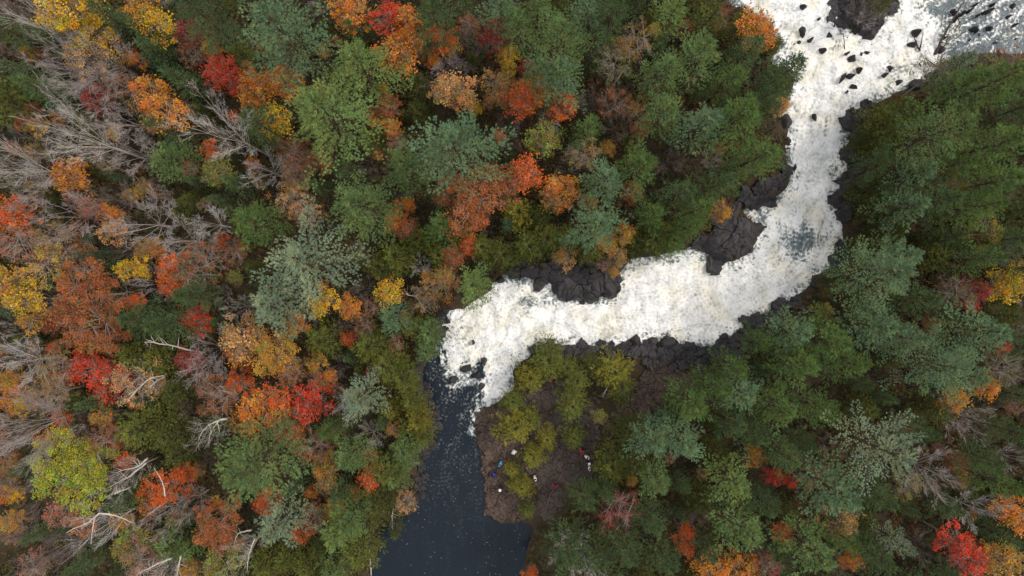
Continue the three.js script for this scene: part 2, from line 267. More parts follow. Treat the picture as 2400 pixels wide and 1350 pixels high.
const LEDGES = [
  [[[1638, 566], [1690, 500], [1748, 498], [1774, 530], [1782, 560], [1762, 590], [1720, 618], [1688, 624], [1650, 600]], 1.5, 'd', 0.6, 0.35, 'big dark wet ledge bulging into the white rapids below the eddy'],
  [[[1170, 626], [1300, 606], [1452, 622], [1450, 664], [1442, 694], [1410, 704], [1375, 694], [1345, 702], [1302, 698], [1286, 666], [1172, 652]], 1.35, 'd', 0.6, 0.4, 'dark blocky ledge under the gold saplings above white water'],
  [[[1672, 520], [1710, 470], [1800, 420], [1852, 398], [1854, 438], [1822, 468], [1782, 482], [1740, 496]], 0.95, 'd', 0.5, 0.35, 'dark ledge wedged between green pines and the bend of the rapids'],
  [[[1990, 262], [2040, 240], [2050, 262], [2020, 300], [2012, 420], [1996, 470], [1990, 540], [1966, 486], [1948, 468], [1972, 440], [1984, 380], [1984, 320]], 1.1, 'd', 0.7, 0.4, 'long dark rock wall facing the narrows under shadowed pines'],
  [[[1976, 560], [1996, 590], [1966, 640], [1900, 690], [1850, 740], [1790, 770], [1742, 776], [1748, 748], [1836, 710], [1904, 656], [1962, 610]], 1.0, 'd', 0.6, 0.4, 'dark rock strip along the outside of the bend below the eddy'],
  [[[1744, 770], [1800, 760], [1760, 810], [1700, 850], [1620, 870], [1510, 850], [1500, 806], [1560, 796], [1620, 820], [1680, 814]], 0.95, 'd', 0.45, 0.4, 'dark jumbled ledge where the brown path meets the rapids'],
  [[[1690, 850], [1640, 900], [1560, 940], [1480, 990], [1420, 1020], [1410, 985], [1480, 940], [1500, 880], [1540, 850], [1620, 870]], 0.6, 'b', 0.22, 0.3, 'brown broken rock path running down between the green pines'],
  [[[1116, 966], [1160, 950], [1200, 960], [1250, 1060], [1240, 1140], [1250, 1215], [1170, 1226], [1142, 1206], [1130, 1100], [1116, 1020]], 0.58, 'b', 0.2, 0.22, 'brown cracked rock shelf at the lip of the dark pool'],
  [[[1250, 900], [1310, 880], [1400, 920], [1410, 1000], [1390, 1060], [1400, 1100], [1340, 1150], [1300, 1220], [1250, 1200], [1250, 1060], [1220, 960]], 0.8, 'm', 0.14, 0.2, 'flat grey brown rock floor between the round olive cedars'],
  [[[985, 860], [1008, 826], [1032, 786], [1044, 736], [1026, 740], [1000, 800], [976, 860], [984, 930], [1006, 960], [1012, 1010], [992, 1056], [970, 1080], [980, 1130], [968, 1180], [990, 1180], [998, 1130], [986, 1084], [1006, 1056], [1024, 1006], [1020, 950], [1000, 915]], 0.6, 'd', 0.35, 0.4, 'thin dark rock rim below the bank cedars beside the dark pool'],
  [[[1240, 812], [1330, 806], [1420, 808], [1490, 810], [1500, 835], [1400, 830], [1330, 840], [1250, 840]], 0.8, 'd', 0.4, 0.4, 'low black ledge edging the olive cedars against the white water'],
  [[[1964, -40], [1966, 40], [2000, 66], [2024, 82], [2050, 72], [2070, 44], [2104, 10], [2108, -40]], 1.1, 'd', 0.4, 0.4, 'shrubby rock islet splitting the upper rapids'],
];
const matRockMid = new THREE.MeshStandardMaterial({ map: grainTex(23, [48, 41, 37], [90, 77, 69]), roughness: 0.85, vertexColors: true });
LEDGES.forEach((l, i) => ledge(l[0], l[1], { d: matRockDark, b: matRockBrown, m: matRockMid }[l[2]], l[3], l[4], l[5], 300 + i));

const rubbleSpots = [];
LEDGES.forEach((l, i) => {
  const P = planPoly(l[0], 0.7), r = mulberry(900 + i), xs = P.map((p) => p[0]), zs = P.map((p) => p[1]), x0 = Math.min(...xs), x1 = Math.max(...xs), z0 = Math.min(...zs), z1 = Math.max(...zs), n = (x1 - x0) * (z1 - z0) * (l[2] === 'b' ? 10 : l[2] === 'm' ? 7 : 1.2);
  for (let k = 0; k < n; k++) { const x = lerp(x0, x1, r()), z = lerp(z0, z1, r()); if (polyDist(P, x, z) < 0.2 && N3(x * 0.5, z * 0.5) > -0.35) rubbleSpots.push([x, z, 0.06 + (l[2] === 'd' ? 0.45 : 0.24) * r() ** 2.6, r(), l[2]]); }
});
// boulders standing in the water
function boulderGeometry(seed, sx, sy, sz) {
  const r = mulberry(seed), n = createNoise2D(r), g = new THREE.IcosahedronGeometry(1, seed === 55 ? 1 : 3), p = g.attributes.position, col = [], cuts = [];
  for (let i = 0; i < 9; i++) { const v = new THREE.Vector3(r() - 0.5, r() * 0.9 - 0.25, r() - 0.5).normalize(); cuts.push([v, 0.62 + 0.25 * r()]); }
  const v = new THREE.Vector3();
  for (let i = 0; i < p.count; i++) {
    v.fromBufferAttribute(p, i).normalize();
    let k = 1 + 0.12 * n(v.x * 1.2 + v.y, v.z * 1.2 - v.y);
    for (const [c, d] of cuts) { const q = v.dot(c); if (q * k > d) k = d / q; }
    k *= 1 + 0.03 * n(v.x * 5 + 9, v.z * 5 + v.y * 4);
    p.setXYZ(i, v.x * k * sx, v.y * k * sy, v.z * k * sz); col.push(...Array(3).fill(0.85 + 0.3 * n(v.x * 3, v.z * 3)));
  }
  g.setAttribute('color', new THREE.Float32BufferAttribute(col, 3)); g.computeVertexNormals();
  return g;
}
{
  const g = boulderGeometry(55, 1, 0.7, 0.85); g.deleteAttribute('uv');
  const o = new THREE.InstancedMesh(g, new THREE.MeshStandardMaterial({ color: 0xffffff, roughness: 0.95 }), rubbleSpots.length), M = new THREE.Matrix4(), c = new THREE.Color();
  rubbleSpots.forEach(([x, z, s, q, k], i) => {
    o.setMatrixAt(i, M.compose(new THREE.Vector3(x, standOn(x, z) + s * 0.25, z), new THREE.Quaternion().setFromEuler(new THREE.Euler(q * 2, q * 40, q)), new THREE.Vector3(s * (0.8 + 0.6 * q), s, s)));
    const b = 0.6 + 0.8 * ((q * 7.3) % 1); o.setColorAt(i, k === 'd' ? c.setRGB(0.032 * b, 0.028 * b, 0.033 * b) : c.setRGB(0.075 * b, 0.054 * b, 0.044 * b));
  });
  o.name = 'rock_rubble'; o.userData.kind = 'stuff'; o.castShadow = o.receiveShadow = true; tag(o, 'loose brown and grey stones strewn over the ledges', 'rubble'); scene.add(o);
}
const BOULDERS = [[1884, 15, 10, 9, 0], [1882, 72, 8, 15, 0.2], [1875, 98, 8, 7, 0], [1901, 93, 6, 5, 0], [1930, 117, 11, 10, 0], [1948, 80, 12, 8, 0.2], [1957, 58, 9, 9, 0], [1922, 44, 6, 5, 0], [1986, 88, 7, 6, 0], [2038, 78, 17, 15, 0.4], [2054, 58, 9, 8, 0], [2002, 134, 13, 10, -0.4], [1987, 124, 5, 4, 0], [2022, 124, 9, 7, 0.3], [2036, 121, 9, 9, 0], [2014, 166, 6, 9, 0.4], [1995, 178, 11, 8, 0.2], [1976, 182, 5, 14, -0.5], [2005, 203, 10, 9, 0], [1989, 213, 7, 7, 0], [2149, 77, 9, 12, 0.3], [2140, 103, 11, 9, 0.5], [2076, 175, 9, 8, 0], [2088, 160, 7, 9, 0], [2110, 191, 11, 9, 0], [2146, 201, 17, 13, 0.2], [2207, 114, 14, 13, 0], [2286, 67, 12, 9, 0], [2324, 64, 10, 7, 0], [2345, 90, 7, 5, 0], [2258, 30, 6, 5, 0], [2376, 12, 7, 6, 0], [1911, 274, 11, 7, -0.5], [1843, 286, 14, 19, -0.2], [2010, 276, 17, 16, 0], [1847, 330, 9, 9, 0], [1865, 393, 5, 10, -0.2], [1957, 468, 18, 13, 0.3], [1493, 798, 14, 20, 0.1], [1533, 800, 14, 9, 0], [1567, 806, 18, 12, 0.2], [1110, 803, 5, 7, 0], [1133, 846, 9, 8, 0], [1093, 862, 16, 10, 0.3], [1062, 888, 14, 9, 0.4], [1116, 880, 14, 11, 0], [1128, 905, 9, 14, 0.2], [1386, 694, 18, 14, 0], [1425, 672, 14, 20, 0.2], [1365, 708, 7, 8, 0], [1590, 822, 14, 8, 0], [1640, 828, 16, 10, 0.2], [1700, 790, 12, 9, 0.4], [1760, 760, 14, 10, 0.4], [1172, 655, 12, 8, 0], [2250, 98, 8, 6, 0], [2180, 175, 10, 8, 0.2], [2160, 150, 9, 7, 0], [1968, 30, 8, 12, 0]];
{ const r = mulberry(808); for (let i = 0; i < 22; i++) BOULDERS.push([2195 + r() * 195, 8 + r() * 100, 3 + 4 * r(), 3 + 3 * r(), r() * 3]); }
BOULDERS.forEach(([u, v, a, b, t], i) => {
  let y = 3, p; for (let k = 0; k < 4; k++) { p = plan(u, v, y + 0.3); y = level(p[0], p[1]); }
  const k = S * (H - y) / H, sx = a * k * 1.15, sz = b * k * 1.15, sy = Math.min(1.1, 0.6 * (sx + sz)), bed = ground(p[0], p[1]);
  const o = mesh(numbered('boulder'), boulderGeometry(700 + i, sx, Math.max(sy, (y - bed + 0.35) * 0.9), sz), matRockDark, scene);
  o.position.set(p[0], Math.max(bed, y - 0.9) + 0.1, p[1]); o.rotation.y = t;
  const sizeW = a + b > 26 ? 'large' : a + b > 17 ? 'mid sized' : 'small', long = Math.max(a, b) > 1.6 * Math.min(a, b) ? 'elongated ' : 'rounded ';
  const where = u > 2190 ? 'in the blue grey choppy shallows' : u > 2060 ? 'near the shrubby corner of the upper rapids' : u > 1940 && v < 120 ? 'below the shrubby rock islet' : v < 130 ? 'beside the leaning pine in the upper rapids' : v < 240 ? 'in the cluster amid the white rapids' : v < 420 ? 'in the white narrows' : v < 520 ? 'at the top of the bend' : u < 1150 ? 'at the foot of the falls by the pool' : v < 720 && u < 1500 ? 'against the dark blocky ledge' : 'along the dark jumbled ledge';
  shade(tag(o, sizeW + ' ' + long + 'dark wet boulder ' + where, 'boulder', 'boulders in the rapids'));
});

// ---------------------------------------------------------------- trees
class GB {
  constructor() { this.p = []; this.c = []; }
  tri(ax, ay, az, bx, by, bz, cx, cy, cz, r, g, b) { this.p.push(ax, ay, az, bx, by, bz, cx, cy, cz); for (let i = 0; i < 3; i++) this.c.push(r, g, b); }
  bar(a, b, ra, rb, n = 3, t = 1) {                       // a tapered limb
    const d = new THREE.Vector3(b[0] - a[0], b[1] - a[1], b[2] - a[2]).normalize(), u = new THREE.Vector3(Math.abs(d.y) > 0.9 ? 1 : 0, Math.abs(d.y) > 0.9 ? 0 : 1, 0).cross(d).normalize(), w = d.clone().cross(u);
    for (let i = 0; i < n; i++) {
      const q = (k, R, o) => { const A = k / n * 6.28319, c = Math.cos(A) * R, s = Math.sin(A) * R; return [o[0] + u.x * c + w.x * s, o[1] + u.y * c + w.y * s, o[2] + u.z * c + w.z * s]; };
      const p0 = q(i, ra, a), p1 = q(i + 1, ra, a), p2 = q(i, rb, b), p3 = q(i + 1, rb, b);
      this.tri(...p0, ...p2, ...p1, t, t, t); this.tri(...p1, ...p2, ...p3, t, t, t);
    }
  }
  geo() {
    const g = new THREE.BufferGeometry();
    g.setAttribute('position', new THREE.Float32BufferAttribute(this.p, 3)); g.setAttribute('color', new THREE.Float32BufferAttribute(this.c, 3)); g.computeVertexNormals();
    return g;
  }
}
const TAU = Math.PI * 2;
function blades(g, r, px, py, pz, dx, dy, dz, len, w, n, spread, tr, tg, tb) {
  for (let i = 0; i < n; i++) {
    let ax = dx + spread * (r() * 2 - 1), ay = dy + spread * (r() * 2 - 1) * 0.8 + 0.15, az = dz + spread * (r() * 2 - 1); const l = len * (0.7 + 0.6 * r()) / (Math.hypot(ax, ay, az) || 1);
    ax *= l; ay *= l; az *= l;
    let sx = az * (0.6 + r()) - ay * (r() - 0.5), sy = (ax - az) * (r() - 0.5), sz = -ax * (0.6 + r()) + ay * (r() - 0.5); const q = w / 2 / (Math.hypot(sx, sy, sz) || 1); sx *= q; sy *= q; sz *= q;
    const v = 0.85 + 0.3 * r();
    g.tri(px - sx, py - sy, pz - sz, px + sx, py + sy, pz + sz, px + ax, py + ay, pz + az, tr * v, tg * v, tb * v);
  }
}
function conifer(seed, o) {                               // R, Ht, y0 (share of bare stem), nB limbs, twigs, needles, len, w, profile(t), rise(t)
  const r = mulberry(seed), wood = new GB(), leaf = new GB(), lobes = 2 + (r() * 3 | 0), ph = r() * 6.28;
  wood.bar([0, -0.8, 0], [0, o.Ht * 0.5, 0], o.R * 0.05 + 0.06, o.R * 0.035 + 0.03, 7); wood.bar([0, o.Ht * 0.5, 0], [0, o.Ht * 0.97, 0], o.R * 0.035 + 0.03, 0.02, 5);
  let spin = 0;
  for (let b = 0; b < o.whorls * o.per; b++) {
    const k = Math.floor(b / o.per); if (b % o.per === 0) spin = r() * TAU;
    const t = Math.min(0.995, (k + 0.25 + 0.5 * r()) / o.whorls), y = o.Ht * lerp(o.y0, 0.98, t), az = spin + (b % o.per) * TAU / o.per + 0.45 * (r() - 0.5), L = Math.max(0.25, o.R * o.profile(t) * (0.62 + 0.55 * r()) * (1 + o.lobe * Math.sin(lobes * az + ph))), e = o.rise(t) + 0.22 * (r() - 0.5);
    const cx = Math.cos(az), cz = Math.sin(az), at = (f) => [cx * L * f * Math.cos(e), y + L * (f * Math.sin(e) + 0.10 * f * f), cz * L * f * Math.cos(e)];
    const tone = 0.72 + 0.56 * r(), hue = (r() - 0.5) * 0.26;
    wood.bar([0, y, 0], at(0.55), 0.018 + 0.008 * L, 0.01 + 0.004 * L); wood.bar(at(0.55), at(0.95), 0.01 + 0.004 * L, 0.005);
    const n = Math.max(2, Math.round(o.twigs * (0.35 + 0.65 * L / o.R)));
    for (let j = 0; j <= n; j++) {
      const f = j === n ? 0.97 : 0.22 + 0.75 * (j + r()) / n, side = j === n ? 0 : (j % 2 ? 1 : -1) * (0.45 + 0.45 * r()), a2 = az + side, p = at(f), tl = j === n ? 0.3 : (0.10 + o.plume * (1 - f)) * L * (0.6 + 0.6 * r()) + 0.12;
      const dx = Math.cos(a2), dz = Math.sin(a2), dy = 0.15 + 0.3 * t + 0.15 * r();
      const steps = tl > 0.75 ? 3 : 2;
      for (let k = 1; k <= steps; k++) {
        const q = tl * k / steps, tn = tone * (0.8 + 0.4 * r()), h = hue + (r() - 0.5) * 0.16;
        blades(leaf, r, p[0] + dx * q, p[1] + dy * q, p[2] + dz * q, dx, dy, dz, o.len, o.w, o.needles, 0.75, tn * (1 + h), tn, tn * (1 - h));
      }
    }
  }
  return { wood: wood.geo(), leaf: leaf.geo(), R: o.R, Ht: o.Ht };
}
function broadleaf(seed, o) {                             // R, Ht, clumps, leaves, size, bare (share of clumps without leaves)
  const r = mulberry(seed), wood = new GB(), leaf = new GB(), nz = createNoise2D(r), y0 = o.Ht * 0.35, fork = [0.2 * (r() - 0.5), y0, 0.2 * (r() - 0.5)];
  wood.bar([0, -0.8, 0], fork, 0.05 + 0.04 * o.R, 0.04 + 0.025 * o.R, 7);
  const limbs = []; for (let i = 0; i < 6; i++) { const a = i * 1.047 + r() * 0.7, q = o.R * (0.25 + 0.3 * r()), p = [Math.cos(a) * q, y0 + o.Ht * (0.2 + 0.25 * r()), Math.sin(a) * q]; limbs.push(p); wood.bar(fork, p, 0.03 + 0.018 * o.R, 0.03, 4); }
  limbs.push([0, o.Ht * 0.75, 0]); wood.bar(fork, limbs[6], 0.03 + 0.018 * o.R, 0.03, 4);
  let made = 0, tries = 0;
  while (made < o.clumps && tries++ < o.clumps * 8) {
    const a = r() * TAU, v = r() * 2 - 1, q = Math.cbrt(0.12 + 0.88 * r()), c = Math.sqrt(1 - v * v), ex = Math.cos(a) * c * q, ey = v * q, ez = Math.sin(a) * c * q;
    if (nz(ex * 2.2 + 5, ez * 2.2 + ey * 1.3) < -0.12 || ey < -0.55) continue;
    const lob = 1 + 0.42 * nz(Math.cos(a) * 1.3, Math.sin(a) * 1.3 + 9), p = [ex * o.R * lob, o.Ht * 0.68 + ey * o.Ht * 0.32 * (1 - 0.35 * Math.hypot(ex, ez)), ez * o.R * lob];
    made++;
    let best = limbs[0], bd = 1e9; for (const l of limbs) { const d = Math.hypot(l[0] - p[0], (l[1] - p[1]) * 1.5, l[2] - p[2]); if (d < bd && l[1] < p[1] + 0.5) { bd = d; best = l; } }
    wood.bar(best, p, 0.03, 0.01, 3);
    for (let k = 0; k < 6; k++) { const w = [p[0] + (r() - 0.5) * 1.1, p[1] + 0.3 * r() + 0.1, p[2] + (r() - 0.5) * 1.1]; wood.bar(p, w, 0.013, 0.005, 3); }
    if (r() < o.bare) continue;
    const cr = (0.2 + 0.42 * r() ** 1.5) * (0.7 + 0.13 * o.R), tone = 0.7 + 0.5 * r(), hue = (r() - 0.5) * 0.5, turn = r(), [mr, mg, mb] = turn < 0.12 ? [0.55, 0.7, 0.9] : turn < 0.22 ? [0.72, 1.15, 1.05] : [1, 1, 1];
    for (let k = 0; k < o.leaves; k++) {
      const A = r() * TAU, V = r() * 2 - 1, Q = Math.pow(r(), 0.55) * cr * 1.75, C = Math.sqrt(1 - V * V), x = p[0] + Math.cos(A) * C * Q, y = p[1] + V * Q * 0.7, z = p[2] + Math.sin(A) * C * Q, s = o.size * (0.7 + 0.6 * r()), B = r() * TAU, tl = (r() - 0.5) * 1.3, tn = tone * (0.78 + 0.44 * r()), h = hue + (r() - 0.5) * 0.22;
      const bx = Math.cos(B) * s, bz = Math.sin(B) * s;
      leaf.tri(x - bx * 0.5, y, z - bz * 0.5, x + bx * 0.5 - bz * 0.45, y + tl * s * 0.6, z + bz * 0.5 + bx * 0.45, x + bx * 0.5 + bz * 0.45, y - tl * s * 0.4, z + bz * 0.5 - bx * 0.45, tn * mr, tn * (1 + h) * mg, tn * (1 + h) * mb);
    }
  }
  return { wood: wood.geo(), leaf: leaf.geo(), R: o.R, Ht: o.Ht };
}
function bareTree(seed, o) {                              // R, Ht, fork height share, limbs, lean
  const r = mulberry(seed), wood = new GB(), twig = new GB();
  const y0 = o.Ht * o.fork; wood.bar([0, -0.8, 0], [0, y0, 0], 0.1 + 0.022 * o.R, 0.07 + 0.016 * o.R, 7);
  const grow = (p, dir, L, rad, depth) => {
    const d = [dir[0] + 0.25 * (r() - 0.5), dir[1] + 0.1 * (r() - 0.3), dir[2] + 0.25 * (r() - 0.5)], m = [p[0] + dir[0] * L * 0.5, p[1] + dir[1] * L * 0.5, p[2] + dir[2] * L * 0.5], e = [m[0] + d[0] * L * 0.5, m[1] + d[1] * L * 0.5, m[2] + d[2] * L * 0.5], tone = 0.85 + 0.3 * r();
    const g = depth < 2 ? wood : twig;
    if (depth === 2) g.bar(p, e, rad, rad * 0.45, 3, tone);
    else if (depth < 2) { g.bar(p, m, rad, rad * 0.75, depth ? 3 : 5, tone); g.bar(m, e, rad * 0.75, rad * 0.45, depth ? 3 : 5, tone); }
    else { const w = 0.5 * rad + 0.011, sx = -dir[2] * w, sz = dir[0] * w; g.tri(p[0] - sx, p[1], p[2] - sz, p[0] + sx, p[1], p[2] + sz, e[0], e[1], e[2], tone, tone, tone); return; }
    const n = depth === 0 ? o.n1 : depth === 1 ? o.n2 : o.n3;
    for (let i = 0; i < n; i++) {
      const f = 0.25 + 0.75 * (i + r()) / n, q = f < 0.5 ? [lerp(p[0], m[0], f * 2), lerp(p[1], m[1], f * 2), lerp(p[2], m[2], f * 2)] : [lerp(m[0], e[0], f * 2 - 1), lerp(m[1], e[1], f * 2 - 1), lerp(m[2], e[2], f * 2 - 1)];
      const s = 0.55 + 0.15 * depth, nd = [d[0] + s * (r() * 2 - 1), d[1] + 0.15 + s * 0.7 * (r() * 2 - 1), d[2] + s * (r() * 2 - 1)], l = Math.hypot(...nd);
      grow(q, nd.map((v) => v / l), L * (depth === 2 ? 0.55 : 0.5) * (0.7 + 0.5 * r()) * (1.15 - 0.4 * f), rad * 0.42, depth + 1);
    }
  };
  const LL = o.R * 1.15;
  for (let i = 0; i < o.limbs; i++) {
    const a = i * 2.39996 + r(), el = 0.5 + (o.steep ?? 0) + (0.75 - 0.5 * (o.steep ?? 0)) * (i / o.limbs) + 0.2 * (r() - 0.5), d = [Math.cos(a) * Math.cos(el), Math.sin(el), Math.sin(a) * Math.cos(el)], py = lerp(y0 * 0.75, y0, i / o.limbs);
    grow([0, py, 0], d, Math.min(LL / Math.cos(el) * 0.8, (o.Ht - py) / Math.sin(el)), (0.026 + 0.010 * o.R) * (o.steep ? 0.62 : 0.6), 0);
  }
  return { wood: wood.geo(), leaf: twig.geo(), R: o.R, Ht: o.Ht };
}
const spire = (t) => Math.pow(1 - t, 0.72) * (0.9 + 0.35 * Math.min(1, t * 4)) * 0.86, dome = (t) => Math.sqrt(Math.max(0, 1 - Math.pow(t, 2.2))) * (0.82 + 0.18 * Math.min(1, t * 3)), cone = (t) => 1.02 - 0.94 * t, round = (t) => Math.sqrt(Math.max(0.02, 1 - t * t));
const KIND = {
  P: { big: many(6, (i) => conifer(100 + i, { R: 5.2, Ht: 20, y0: 0.36, whorls: 12, per: 6, plume: 0.27, twigs: 14, needles: 11, len: 0.27, w: 0.054, lobe: 0.2, profile: spire, rise: (t) => 0.0 + 0.85 * t * t })), small: many(5, (i) => conifer(120 + i, { R: 3.1, Ht: 14.5, y0: 0.36, whorls: 11, per: 6, plume: 0.27, twigs: 9, needles: 11, len: 0.25, w: 0.053, lobe: 0.2, profile: spire, rise: (t) => 0.0 + 0.85 * t * t })), cut: 3.6, name: 'pine_tree', word: 'pine', cat: 'pine tree', group: 'pines of the forest' },
  T: { big: many(3, (i) => conifer(140 + i, { R: 5.2, Ht: 20, y0: 0.5, whorls: 7, per: 7, plume: 0.2, twigs: 18, needles: 10, len: 0.25, w: 0.046, lobe: 0.25, profile: spire, rise: (t) => -0.05 + 0.7 * t * t })), cut: 0, name: 'pine_tree', word: 'star branched pine', cat: 'pine tree', group: 'pines of the forest' },
  S: { big: many(4, (i) => conifer(160 + i, { R: 2, Ht: 11, y0: 0.12, whorls: 12, per: 6, plume: 0.28, twigs: 6, needles: 6, len: 0.21, w: 0.062, lobe: 0.08, profile: cone, rise: (t) => -0.1 + 0.5 * t })), cut: 0, name: 'spruce_tree', word: 'spruce', cat: 'spruce tree', group: 'small spruces of the understorey' },
  C: { big: many(5, (i) => conifer(180 + i, { R: 2.2, Ht: 6.5, y0: 0.12, whorls: 12, per: 7, plume: 0.26, twigs: 6, needles: 6, len: 0.25, w: 0.056, lobe: 0.16, profile: round, rise: (t) => 0.1 + 1.0 * t * t })), cut: 0, name: 'cedar_tree', word: 'cedar', cat: 'cedar tree', group: 'cedars by the river' },
  M: { big: many(4, (i) => broadleaf(200 + i, { R: 3.2, Ht: 12, clumps: 120, leaves: 50, size: 0.17, bare: 0.2 })), small: many(4, (i) => broadleaf(220 + i, { R: 1.7, Ht: 8, clumps: 58, leaves: 36, size: 0.15, bare: 0.2 })), cut: 2.3, name: 'maple_tree', word: 'maple', cat: 'maple tree', group: 'autumn maples of the forest' },
  L: { big: many(4, (i) => broadleaf(240 + i, { R: 3, Ht: 12, clumps: 100, leaves: 24, size: 0.14, bare: 0.55 })), cut: 0, name: 'thinning_maple_tree', word: 'half bare maple', cat: 'maple tree', group: 'half bare maples of the forest' },
  B: { big: many(5, (i) => bareTree(260 + i, { R: 4, Ht: 13, fork: 0.4, limbs: 12, n1: 7, n2: 7, n3: 9 })), small: many(3, (i) => bareTree(280 + i, { R: 2.2, Ht: 9, fork: 0.35, limbs: 10, n1: 6, n2: 6, n3: 8 })), cut: 2.8, name: 'bare_tree', word: 'leafless tree', cat: 'bare tree', group: 'leafless trees of the forest' },
  W: { big: many(4, (i) => bareTree(300 + i, { R: 3.6, Ht: 17, fork: 0.45, limbs: 9, n1: 7, n2: 6, n3: 8, steep: 0.3 })), cut: 0, name: 'birch_tree', word: 'bare birch', cat: 'birch tree', group: 'bare white birches' },
};
const COLOURS = {
  g: ['#5f7246', 'mid green'], b: ['#5f7555', 'blue green'], s: ['#76846a', 'sage green'], d: ['#4a5a3a', 'dark green'], t: ['#3f5440', 'dark teal'], y: ['#6b7d48', 'light green'], k: ['#54683a', 'deep green'],
  o: ['#5e6432', 'olive'], O: ['#736f30', 'yellow olive'], q: ['#51562e', 'dark olive'],
  Y: ['#c09628', 'bright yellow'], G: ['#a67830', 'gold'], A: ['#ba702a', 'orange'], e: ['#b88650', 'peach'], F: ['#ba5626', 'flame orange'], R: ['#b43d28', 'bright red'], X: ['#84322c', 'crimson'], r: ['#8c5230', 'rust'], v: ['#8b8b2e', 'lime yellow'], p: ['#97604e', 'dusty pink'], n: ['#8a6a3c', 'dull gold'],
  z: ['#948b88', 'grey'], Z: ['#6e6260', 'brown grey'], w: ['#b4ada6', 'white'], W: ['#aaa6a2', 'pale grey'],
};
const leafMats = {}, barkMats = {};
const leafMat = (c) => leafMats[c] ??= new THREE.MeshLambertMaterial({ color: lin(COLOURS[c][0]), vertexColors: true, side: THREE.DoubleSide });
const barkMat = (h) => barkMats[h] ??= new THREE.MeshLambertMaterial({ color: lin(h), vertexColors: true, side: THREE.DoubleSide });

